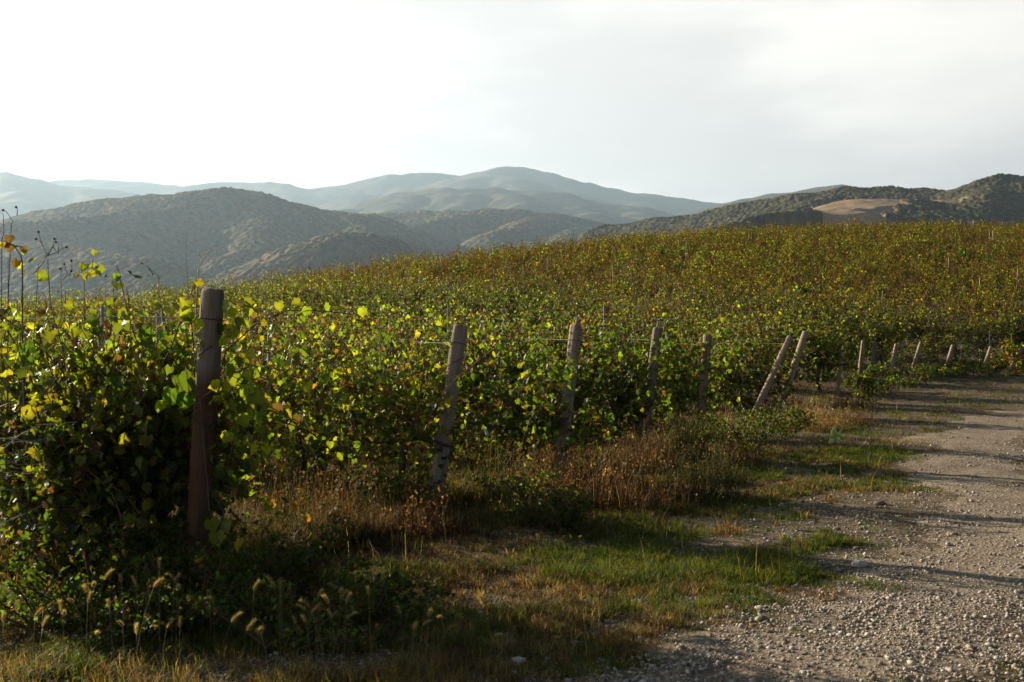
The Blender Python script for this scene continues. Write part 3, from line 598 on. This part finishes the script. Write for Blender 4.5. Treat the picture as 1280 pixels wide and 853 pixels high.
def fence_d(x, y):
    P = np.stack([x, y], -1); best = np.full(len(P), 1e9); sg = np.ones(len(P))
    for a, b in zip(FEN[:-1], FEN[1:]):
        d = b - a; t = np.clip(((P - a) @ d) / (d @ d), 0, 1); q = P - a - t[:, None] * d; l = np.hypot(q[:, 0], q[:, 1]); m = l < best
        best[m] = l[m]; sg[m] = np.sign(q[m] @ np.array([d[1], -d[0]]))
    return best * sg        # + = on the track side
gr = np.random.default_rng(41)
def scatter(n, y0=3.9, y1=31, pw=2.0):
    """points in the view wedge, denser near the camera"""
    y = (y0 ** (1 - pw) + gr.random(n) * (y1 ** (1 - pw) - y0 ** (1 - pw))) ** (1 / (1 - pw)) if pw != 1 else y0 * (y1 / y0) ** gr.random(n)
    u = gr.uniform(-.62, .62, n); return u * y, y
def verge_density(x, y):
    fd, rd = fence_d(x, y), road_d(x, y); n1 = fbm(x * .9 + 3, y * .9 + 5, 3); n2 = fbm(x * 2.1 + 31, y * 2.1 + 15, 3)
    v = np.clip(1 - np.maximum(rd + .5, 0) / 2.6, 0, 1) * (rd < 2.0) * np.where((rd > -2.0) & (y < 10) & ~((x < .5) & (y > 5.0)), np.clip((n1 - .40) * 8, .04, 1), 1) * np.where(rd > .2, np.clip((n2 - np.where(y < 8.0, .37, .44)) * 8, 0, 1), 1)
    v = v * np.where((y < 6.1) & (x > -.6 - .2 * (y - 4.5)), .24, 1)
    d = v * (.25 + .75 * np.clip((n2 - .34) * 5, 0, 1)); d = np.where(fd < -.3, np.where(fd > -5, .55, .15), d)
    return d, fd, rd, n1, n2
GC = np.array([(.035, .060, .008), (.055, .085, .010), (.075, .10, .013), (.11, .11, .02)]); DC = np.array([(.16, .095, .042), (.22, .155, .075), (.12, .065, .032), (.28, .215, .12), (.08, .05, .026), (.06, .052, .02)])
def verge(n, per, y1, hlo, hhi, spread, seed):
    """small tufts: centres scattered over the verge and under the vines, blades leaning outward"""
    x, y = scatter(n, y1=y1, pw=1.45); d, fd, rd, n1, n2 = verge_density(x, y); k = gr.random(n) < d
    x, y, fd, rd, n1, n2 = (q[k] for q in (x, y, fd, rd, n1, n2)); m = len(x)
    n3 = fbm(x * .55 + 91, y * .55 + 45, 2); grn = (n3 + .05 + .06 * (y < 7.5) + .08 * ((y < 6.1) & (x > -.6)) + .5 * (n2 - .45) + gr.normal(0, .07, m) > .47)
    h = np.where(fd < .2, gr.uniform(.08, .28, m), gr.uniform(hlo, hhi, m) * (.35 + 1.3 * n2)) * np.clip(1.15 - .6 * np.maximum(rd + .6, 0), .35, 1.1)
    i = np.repeat(np.arange(m), per); N = len(i); a = gr.uniform(0, 6.283, N); q = np.abs(gr.normal(0, spread, N)) * (.6 + y[i] * .05)
    px, py = x[i] + q * np.cos(a), y[i] + q * np.sin(a); P = np.stack([px, py, ground_f(px, py) - .008], 1)
    hh = h[i] * gr.uniform(.5, 1.15, N); ww = np.clip(.0010 + .00019 * y[i], .0015, .005) * gr.uniform(.7, 1.4, N)
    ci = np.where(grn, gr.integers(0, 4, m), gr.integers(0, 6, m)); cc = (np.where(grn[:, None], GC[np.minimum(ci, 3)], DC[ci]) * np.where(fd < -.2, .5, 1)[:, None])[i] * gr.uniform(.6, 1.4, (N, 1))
    return P, hh, ww, gr.uniform(.2, 1.2, N), cc, a + gr.normal(0, .7, N), grn[i]
parts = [verge(60000, 26, 14, .02, .085, .03, 1), verge(60000, 9, 31, .03, .10, .05, 2)]
for nm, sel, lab, cat in (('grass', 1, 'short green grass growing along the verge of the track', 'grass'), ('dry_grass', 0, 'dry rusty and straw coloured grass on the verge and under the vines', 'dry grass')):
    Q = [np.concatenate([p[j][p[6] == bool(sel)] for p in parts]) for j in range(6)]
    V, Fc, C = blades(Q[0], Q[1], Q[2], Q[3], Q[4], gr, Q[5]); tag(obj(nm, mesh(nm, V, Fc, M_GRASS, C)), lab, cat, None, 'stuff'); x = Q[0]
    print(nm, len(x))
print('blades', len(x))
# taller straw stems standing singly on the verge
x, y = scatter(9000, 4.4, 22, 1.4); d, fd, rd, n1, n2 = verge_density(x, y); k = (gr.random(len(x)) < d * np.where(fd < .9, .9, .10)) & (rd < -.1); x, y = x[k], y[k]; n = len(x)
V, Fc, C = blades(np.stack([x, y, ground_f(x, y) - .01], 1), gr.uniform(.10, .34, n), np.clip(.0007 + .00013 * y, .0011, .003), gr.uniform(.1, .7, n), np.array([(.34, .26, .14), (.26, .17, .09), (.18, .10, .05), (.42, .34, .20)])[gr.integers(0, 4, n)], gr)
tag(obj('straw_stems', mesh('straw_stems', V, Fc, M_GRASS, C)), 'thin straw stems standing singly out of the verge grass', 'straw', None, 'stuff')
# small broad-leaved ground weeds on the verge
x, y = scatter(26000, 4.0, 24, 1.3); rd = road_d(x, y); fd = fence_d(x, y); k = (rd < -.2) & (fd > -3) & (fbm(x * .8 + 7, y * .8 + 60, 3) > .46); x, y = x[k], y[k]; n = len(x)
P = np.stack([x, y, ground_f(x, y) + gr.uniform(.01, .07, n)], 1)
V, Fc, C = leaves(DIAM, DIAM_F, P, gr.normal(0, .45, (n, 3)) + np.array([0, 0, .8]), gr.normal(0, 1, (n, 3)) + np.array([0, 0, .3]), gr.uniform(.012, .04, n), np.array([(.04, .07, .012), (.08, .12, .02), (.035, .06, .015)])[gr.integers(0, 3, n)])
tag(obj('ground_weeds', mesh('ground_weeds', V, Fc, M_GRASS, C)), 'low broad leaved green weeds scattered through the grass', 'weeds', None, 'stuff')

def tussock(x, y, rad, h, n, pal, label, group=None):
    heads = h > .25
    r = np.random.default_rng(int(x * 1000 + y * 77) % 99991); a = r.uniform(0, 6.283, n); q = rad * r.random(n) ** .6
    P = np.stack([q * np.cos(a), q * np.sin(a) * .7, 0 * a - .02], 1); pal = np.array(pal)
    C = pal[r.integers(0, len(pal), n)] * r.uniform(.6, 1.4, (n, 1)); hh = h * (.25 + 1.05 * r.random(n) ** 2) * (1 - .6 * (q / rad) ** 2)
    A = Acc(); V, Fc, C2 = blades(P, hh, r.uniform(.0018, .004, n), r.uniform(.05, .9, n) ** 1.3, C, r); A.add(V, Fc, C2)
    tips = V.reshape(n, 5, 3)[:, 4]; e = empty('grass_tussock', (x, y, float(ground_f(x, y)))); tag(obj('blades', A.build('blades', M_GRASS), e), kind='stuff')
    if heads:
        k = r.random(n) < (.22 if h > .25 else 0.0); t = tips[k]; m = len(t)
        Pp = np.repeat(t, 5, 0) + r.normal(0, .012, (m * 5, 3)) * np.array([1, 1, 2.2]); V, Fc, C3 = leaves(DIAM, DIAM_F, Pp, r.normal(0, 1, (m * 5, 3)), r.normal(0, .4, (m * 5, 3)) + np.array([0, 0, 1.]), r.uniform(.012, .03, m * 5), np.repeat(C[k] * 1.25, 5, 0))
        tag(obj('seed_heads', mesh('seed_heads', V, Fc, M_GRASS, C3), e), kind='stuff')
    tag(e, label, 'grass tussock', group); return e
RED = [(.085, .040, .022), (.065, .032, .018), (.12, .07, .04), (.05, .028, .015), (.16, .11, .06)]; RDK = [(.06, .03, .018), (.08, .042, .025), (.045, .03, .016), (.11, .07, .04)]; TAN = [(.19, .125, .06), (.24, .17, .085), (.12, .075, .035)]; DKG = [(.03, .038, .012), (.055, .05, .018), (.075, .055, .028), (.02, .028, .01)]
TU = [(.95, 9.3, .75, .62, 1300, RED, 'large rusty red grass tussock below the third post'), (.25, 9.2, .5, .45, 700, RED, 'smaller rusty tussock just left of the largest rusty one'), (1.75, 9.7, .6, .5, 900, DKG, 'olive grass tussock leaning on the right side of the largest rusty tussock'),
      (5.15, 17.2, .7, .55, 1200, TAN, 'tan dry grass tussock right below the leaning pair of posts'), (6.0, 17.6, .5, .5, 600, RED, 'rusty tussock right of the tan one near the track'), (-1.35, 7.6, .3, .6, 700, RDK, 'tall rusty dry grass in the gap right of the nearest post'), (-1.9, 8.2, .45, .6, 800, RDK, 'dim rusty grass deeper in the gap behind the nearest post'), (-1.05, 8.4, .4, .55, 800, DKG, 'dark olive grass left of the long pale post'),
      (-.45, 8.15, .35, .2, 600, DKG, 'dark olive grass hiding the foot of the long pale post'), (.2, 8.5, .4, .22, 700, DKG, 'dark olive grass right of the foot of the long pale post'), (2.2, 10.9, .4, .5, 700, DKG, 'dark grass tussock below the darker half hidden post'), (2.7, 12.2, .4, .5, 700, RED, 'rusty tussock left of the dark weedy bush'),
      (7.2, 21.2, .5, .5, 600, RED, 'rusty tussock at the foot of the brown and green bush'), (1.75, 8.1, .18, .2, 300, TAN, 'small straw tuft on the verge right of the largest rusty tussock'), (1.2, 6.3, .25, .09, 350, RED, 'low rusty tuft growing in the gravel near the camera'), (1.9, 5.9, .22, .10, 350, RED, 'low rusty tuft farther out in the gravel'), (.6, 5.0, .2, .08, 250, TAN, 'low straw tuft at the bottom of the picture on the gravel edge')]
for t in TU: tussock(*t)
for k in range(24):   # rough growth under the near rows
    row = k % 4; p = PB[1 + row] + ROWD * rng.uniform(.3, 5) + ROWN * rng.uniform(-.9, -.3)
    tussock(p[0], p[1], rng.uniform(.3, .45), rng.uniform(.35, .6), 380, DKG if k % 3 else RDK, f'rough weedy grass under the row ending at {ROWDESC[1 + row]}', 'rough grass under the near vine rows')

for x, y, rd_, hh, pl, lab in ((-.1, 9.7, .5, .6, DKG, 'dark tall weeds behind the foot of the long pale post'), (-1.0, 9.3, .5, .6, RDK, 'dark brown dry stems left of the long pale post'), (1.0, 10.5, .5, .65, DKG, 'dark tall weeds behind the largest rusty tussock'), (.3, 10.0, .45, .55, RDK, 'dark brown dry stems behind the smaller rusty tussock'), (1.6, 11.9, .5, .6, RDK, 'dark brown dry stems left of the darker half hidden post'), (2.2, 12.6, .5, .6, DKG, 'dark tall weeds right of the darker half hidden post'), (2.7, 14.6, .5, .6, DKG, 'dark tall weeds left of the upright brown post'), (-1.6, 7.3, .4, .45, DKG, 'dark olive weeds right behind the nearest post'), (-.7, 7.9, .4, .35, RDK, 'low dark brown stems in the gap before the long pale post')):
    tussock(x, y, rd_, hh, 900, pl, lab)

# foxtail grass in the lower left corner
def foxtail_mesh(seed):
    r = np.random.default_rng(seed); h = r.uniform(.22, .42); b = r.uniform(.01, .09); t = np.linspace(0, 1, 7)
    st = np.stack([b * t ** 2, 0 * t, h * t], 1); V, Fc = tube(st, np.linspace(.0014, .0009, 7), 4); ms = mesh('foxtail_stalk', V, Fc, M_STALK, np.array((.20, .15, .07)))
    d = nrm(st[-1] - st[-2] + np.array([.02, 0, -.005])); L = r.uniform(.035, .06); q = np.linspace(0, 1, 6)
    ctr = st[-1] + d * L * q[:, None] + np.array([.22, 0, -.12]) * L * (q ** 2)[:, None]; A = Acc()
    V, Fc = tube(ctr, np.array([.0015, .004, .005, .0046, .0034, .001]), 7); A.add(V, Fc, (.24, .175, .08))
    n = 300; k = r.uniform(0, 4.9, n); i = k.astype(int); f = (k - i)[:, None]; c = ctr[i] * (1 - f) + ctr[i + 1] * f; a = r.normal(0, 1, (n, 3)); a = nrm(a - (a @ d)[:, None] * d); o = nrm(a + .9 * d)
    e = c + a * .004; tip = e + o * r.uniform(.009, .019, n)[:, None]; s = np.cross(o, a) * .0006
    A.add(np.stack([e - s, e + s, tip], 1).reshape(-1, 3), np.arange(n * 3).reshape(-1, 3), (.30, .24, .12))
    return ms, A.build('seed_head', M_GRASS)
FX = [foxtail_mesh(700 + i) for i in range(6)]
for i in range(70):
    yy = rng.uniform(4.35, 5.3); px = rng.uniform(-10, 560) if i < 64 else rng.uniform(520, 760); xx = (px - 640) / F * yy
    if i < 64: yy = min(yy, 5.35)
    ms, mh = FX[rng.integers(6)]; o = obj('foxtail_grass', ms, None, (xx, yy, float(ground_f(xx, yy)) - .01)); o.rotation_euler = (0, 0, rng.uniform(0, 6.28)); o.scale = (1, 1, rng.uniform(.75, 1.2) * (1 if i < 64 else .6))
    obj('seed_head', mh, o); tag(o, 'bristly foxtail grass stalk with pale fuzzy head in the lower left corner' if i < 64 else 'short foxtail grass stalk at the bottom edge beside the gravel', 'foxtail', 'foxtail grass stalks')
x, y = [], []
x = gr.uniform(-3.0, -.35, 26000) + .12 * gr.normal(0, 1, 26000); y = gr.uniform(4.2, 5.0, 26000); q_ = fbm(x * 4, y * 4, 3); k = gr.random(26000) < np.clip((4.95 - y) * 2.2, .05, 1) * np.clip((q_ - .36) * 6, .05, 1); x, y = x[k], y[k]; n = len(x)
P = np.stack([x, y, ground_f(x, y) - .01], 1); pal = np.array([(.10, .10, .025), (.16, .13, .04), (.28, .2, .09), (.07, .09, .02), (.2, .1, .05)])
V, Fc, C = blades(P, gr.uniform(.03, .15, n), gr.uniform(.0012, .0026, n), gr.uniform(.2, 1.4, n), pal[gr.integers(0, 5, n)] * gr.uniform(.7, 1.3, (n, 1)), gr)
tag(obj('meadow_grass', mesh('meadow_grass', V, Fc, M_GRASS, C)), 'mixed green and straw grass below the foxtails in the lower left corner', 'grass', None, 'stuff')

# ------------------------------------------------------------------ stones
ph = (1 + 5 ** .5) / 2; ICO = nrm(np.array([(-1, ph, 0), (1, ph, 0), (-1, -ph, 0), (1, -ph, 0), (0, -1, ph), (0, 1, ph), (0, -1, -ph), (0, 1, -ph), (ph, 0, -1), (ph, 0, 1), (-ph, 0, -1), (-ph, 0, 1)], float))
ICO_F = np.array([(0, 11, 5), (0, 5, 1), (0, 1, 7), (0, 7, 10), (0, 10, 11), (1, 5, 9), (5, 11, 4), (11, 10, 2), (10, 7, 6), (7, 1, 8), (3, 9, 4), (3, 4, 2), (3, 2, 6), (3, 6, 8), (3, 8, 9), (4, 9, 5), (2, 4, 11), (6, 2, 10), (8, 6, 7), (9, 8, 1)])
def stones(P, s, r):
    n = len(P); sc = s[:, None] * r.uniform(.5, 1.0, (n, 3)) * np.array([1, 1, .62]); a = r.uniform(0, 6.28, n); v = ICO[None] * r.uniform(.7, 1.2, (n, 12, 1)) * sc[:, None]
    c, s_ = np.cos(a)[:, None], np.sin(a)[:, None]; V = np.stack([v[..., 0] * c - v[..., 1] * s_, v[..., 0] * s_ + v[..., 1] * c, v[..., 2]], -1) + P[:, None]
    return V.reshape(-1, 3), (ICO_F[None] + (np.arange(n) * 12)[:, None, None]).reshape(-1, 3)
x, y = scatter(150000, 3.9, 30, 2.0); rd = road_d(x, y)
k = gr.random(len(x)) < np.where(rd > .4, .25 + .75 * np.clip((fbm(x * .7, y * .7, 3) - .36) * 5, 0, 1), np.clip((rd + 3.0) / 3.6, 0, .75) * np.clip((.56 - fbm(x * .9 + 3, y * .9 + 5, 3)) * 6, np.where(y < 6.6, .8, .08), 1)) * (rd > -3.0); k &= gr.random(len(x)) > .75 * (np.exp(-((rd - 1.5) / .28) ** 2) + np.exp(-((rd - 3.1) / .28) ** 2)) * (y > 5.5); x, y, rd = x[k], y[k], rd[k]; n = len(x)
s = np.exp(gr.normal(-4.75, .5, n)); s = np.clip(s, .003, .032) * np.clip(.7 + y * .03, .8, 1.3)
P = np.stack([x, y, ground_f(x, y) + np.where(rd > .1, .014, 0) + s * .15], 1); V, Fc = stones(P, s, gr)
C = np.array([(.40, .36, .30), (.30, .26, .21), (.47, .44, .39), (.22, .19, .16), (.36, .29, .22)])[gr.integers(0, 5, n)] * gr.uniform(.75, 1.2, (n, 1))
tag(obj('gravel', mesh('gravel', V, Fc, M_STONE, np.repeat(C, 12, 0))), 'loose pale gravel covering the track and its edge', 'gravel', None, 'stuff')
print('stones', n)
BIG = [(1075, 707, .062, 'flat pale stone, the largest lying on the gravel track at right', (.46, .42, .35)), (647, 824, .05, 'white stone at the bottom edge of the picture beside the gravel', (.62, .62, .6)), (952, 778, .035, 'small dark stone lying in the foreground gravel', (.2, .17, .14)), (1190, 668, .05, 'brown stone lying on the gravel near the right edge', (.3, .22, .15)), (1100, 632, .06, 'dark rough stone on the track edge', (.14, .12, .1)), (950, 765, .03, 'round pale stone in the foreground gravel', (.5, .47, .42)), (720, 800, .04, 'grey stone among grass at the gravel edge', (.42, .4, .36)), (580, 725, .03, 'white pebble lying in the green grass below the long pale post', (.62, .6, .55))]
for i, (px, py, sz, lab, c) in enumerate(BIG):
    Yd = CAM_Z * F / (py - 426.5); xx = (px - 640) / F * Yd; r = np.random.default_rng(i + 60)
    V = ICO.copy(); Fc = ICO_F; 
    mid, V2, F2 = {}, list(V), []
    def mp_(a, b):
        q = (min(a, b), max(a, b))
        if q not in mid: mid[q] = len(V2); V2.append(nrm(V2[a] + V2[b]))
        return mid[q]
    for a, b, d in Fc:
        ab, bd, da = mp_(a, b), mp_(b, d), mp_(d, a); F2 += [(a, ab, da), (b, bd, ab), (d, da, bd), (ab, bd, da)]
    V2 = np.array(V2) * r.uniform(.85, 1.12, (len(V2), 1)) * sz * np.array([1, .8, .5])
    o = obj('stone', mesh('stone', V2, np.array(F2), M_STONE, np.array(c)), None, (xx, Yd, float(ground_f(xx, Yd)) + sz * .2)); tag(o, lab, 'stone', 'loose stones on the track and verge')

# ------------------------------------------------------------------ small things in the near vines
def stalk(name, root, paths, heads, label, cat, leaf=None, c=(.16, .12, .09), rad=.0035, headr=.010, headc=(.06, .045, .035)):
    """root px,py,Y ; each path a list of (px,py) at that depth"""
    Yd = root[2]; b = world(*root); b[2] = float(ground_z(b[0], b[1])); A = Acc()
    for p in paths:
        P = np.array([world(q[0], q[1], Yd + (q[2] if len(q) > 2 else 0)) for q in p]) - b; V, Fc = tube(P, np.linspace(rad, rad * .55, len(P)), 5); A.add(V, Fc, np.array(c))
    o = obj(name, A.build(name, M_STALK, True), None, b); tag(o, label, cat)
    for hx, hy in heads:
        p = world(hx, hy, Yd) - b; m = mesh('flower_head', ICO * headr * np.random.default_rng(int(hx)).uniform(.75, 1.15, (12, 1)) + p, ICO_F, M_STALK, np.array(headc)); obj('flower_head', m, o)
    if leaf:
        r = np.random.default_rng(int(root[0])); n = len(leaf); P = np.array([world(q[0], q[1], Yd) for q in leaf]) - b
        V, Fc, C = leaves(GRAPE, GRAPE_F, P, r.normal(0, .4, (n, 3)) + np.array([.5, -.7, .2]), r.normal(0, .4, (n, 3)) + np.array([0, 0, -1.]), np.array([q[2] for q in leaf]), PAL[[q[3] for q in leaf]]); obj('leaves', mesh('leaves', V, Fc, M_LEAF, C), o)
    return o
stalk('flower_stalk', (40, 600, 6.6), [[(38, 600), (40, 460), (48, 330), (58, 320)], [(41, 344), (52, 331), (59, 320), (52, 304), (46, 299)], [(59, 320), (66, 308), (69, 301)], [(59, 320), (70, 316), (82, 309)], [(52, 304), (48, 291)], [(66, 308), (73, 318), (73, 303)]], [(45, 299), (48, 290), (68, 299), (70, 303), (83, 309)], 'branching dry flower stalk with small round heads against the blue hill', 'dry stalk')
stalk('flower_stalk', (4, 600, 6.5), [[(3, 600), (2, 430), (2, 300), (5, 292), (4, 268), (0, 265)], [(5, 292), (-2, 287)], [(10, 600), (10, 440), (10, 322)], [(8, 600), (10, 380), (14, 280), (16, 277), (8, 265), (4, 263)], [(21, 270), (22, 262), (20, 259)]], [(4, 263), (20, 259)], 'tall thin dry flower stalk at the left edge reaching above the hill', 'dry stalk')
stalk('flower_stalk', (78, 600, 6.9), [[(80, 600), (78, 450), (76, 344), (77, 336)], [(79, 350), (84, 343), (90, 339), (89, 327)], [(84, 343), (80, 331)], [(86, 345), (90, 336)]], [(75, 336), (80, 330), (89, 326), (89, 339)], 'small dry flower stalk with dark heads left of the leafy yellow shoot', 'dry stalk')
stalk('flower_stalk', (190, 600, 7.2), [[(205, 600), (200, 420), (198, 346), (185, 334), (177, 329)], [(131, 600), (131, 420), (132, 346)], [(186, 335), (191, 344)]], [(177, 329), (132, 345), (191, 343)], 'thin dry stalk with one tan head halfway to the nearest post', 'dry stalk', headc=(.22, .16, .1))
stalk('bare_twig', (236, 600, 8.0), [[(236, 600), (237, 440), (234, 334), (232, 320), (233, 290)]], [], 'bare upright dead stem left of the nearest post against the hill', 'twig', rad=.003)
stalk('bare_twig', (252, 600, 7.9), [[(240, 600), (242, 430), (248, 337), (254, 323), (265, 309), (271, 307)], [(252, 327), (249, 318), (247, 316)]], [], 'pale forked dead twig just above the top of the nearest post', 'twig', c=(.4, .36, .3), rad=.005)
stalk('vine_shoot', (105, 600, 6.4), [[(107, 600), (105, 420), (105, 350), (115, 335), (117, 316)], [(105, 350), (110, 344), (122, 340)]], [], 'upright vine shoot with a bunch of yellow green leaves against the blue hill', 'vine shoot', [(100, 338, .05, 3), (106, 330, .06, 2), (104, 344, .055, 4), (116, 328, .055, 3), (122, 332, .07, 2), (119, 341, .05, 4), (124, 338, .05, 3), (119, 313, .04, 3), (98, 343, .04, 4)], c=(.12, .06, .04))
stalk('vine_shoot', (28, 600, 6.4), [[(32, 600), (28, 420), (28, 330), (26, 320), (18, 308), (10, 303), (2, 301)], [(18, 308), (26, 308)]], [], 'tall vine shoot with dark and yellow leaves at the left edge', 'vine shoot', [(2, 303, .05, 4), (12, 295, .06, 7), (14, 305, .06, 7), (29, 308, .05, 7), (30, 312, .04, 3), (23, 325, .06, 7), (25, 328, .05, 4), (33, 338, .04, 4), (6, 301, .05, 5)], c=(.2, .16, .12), rad=.006)
stalk('vine_shoot', (272, 600, 6.0), [[(262, 520), (282, 440), (320, 405), (360, 388), (405, 389), (440, 393)]], [], 'long vine shoot arching right from the nearest post with bright leaves', 'vine shoot', [(305, 372, .085, 3), (312, 385, .06, 2), (288, 385, .07, 3), (300, 402, .07, 3), (376, 378, .06, 3), (384, 384, .06, 2), (347, 378, .06, 3), (288, 410, .08, 2), (280, 420, .07, 3), (405, 381, .06, 2), (452, 385, .06, 3)], c=(.07, .045, .035), rad=.005)
stalk('vine_shoot', (240, 640, 5.75), [[(262, 640), (250, 500), (240, 420), (240, 380)], [(250, 500), (290, 470), (310, 480), (318, 520)], [(255, 600), (280, 640), (265, 700)]], [], 'leafy vine shoot climbing the front of the thick dark nearest post', 'vine shoot', [(232, 375, .08, 3), (240, 388, .09, 3), (245, 400, .07, 3), (233, 396, .06, 2), (222, 470, .13, 1), (215, 485, .12, 1), (232, 490, .11, 1), (305, 480, .10, 2), (318, 492, .11, 2), (322, 505, .10, 1), (275, 480, .07, 4), (290, 470, .08, 2), (300, 520, .08, 3), (285, 540, .07, 3), (262, 650, .08, 3), (270, 665, .09, 3), (285, 650, .08, 2), (250, 690, .08, 4), (200, 500, .08, 2)], c=(.09, .06, .04), rad=.004)
r = np.random.default_rng(8); paths = []
for i in range(11):
    y0 = r.uniform(520, 660); x0 = r.uniform(-25, 0); a = r.uniform(-.6, .35); L = r.uniform(50, 110); p = [(x0, y0)]
    for j in range(4): p.append((p[-1][0] + L / 4, p[-1][1] + L / 4 * (a + r.normal(0, .25)), r.normal(0, .05)))
    paths.append(p)
stalk('dead_branch', (0, 690, 5.7), paths, [], 'tangle of pale bare dead twigs at the left edge under the vines', 'dead twigs', c=(.34, .29, .23), rad=.0035)
b = world(606, 541, 9.1); V, Fc = tube(np.array([(-.025, 0, .075), (-.012, 0, .05), (.0, 0, .03), (.018, 0, .0), (.03, .01, -.03)]), np.array([.003, .004, .009, .016, .012]), 6); V[:, 1] *= .25
tag(obj('plastic_strip', mesh('plastic_strip', V, Fc, M_WHITE), None, b), 'small white plastic strip hanging in the vines right of the long pale post', 'plastic strip')
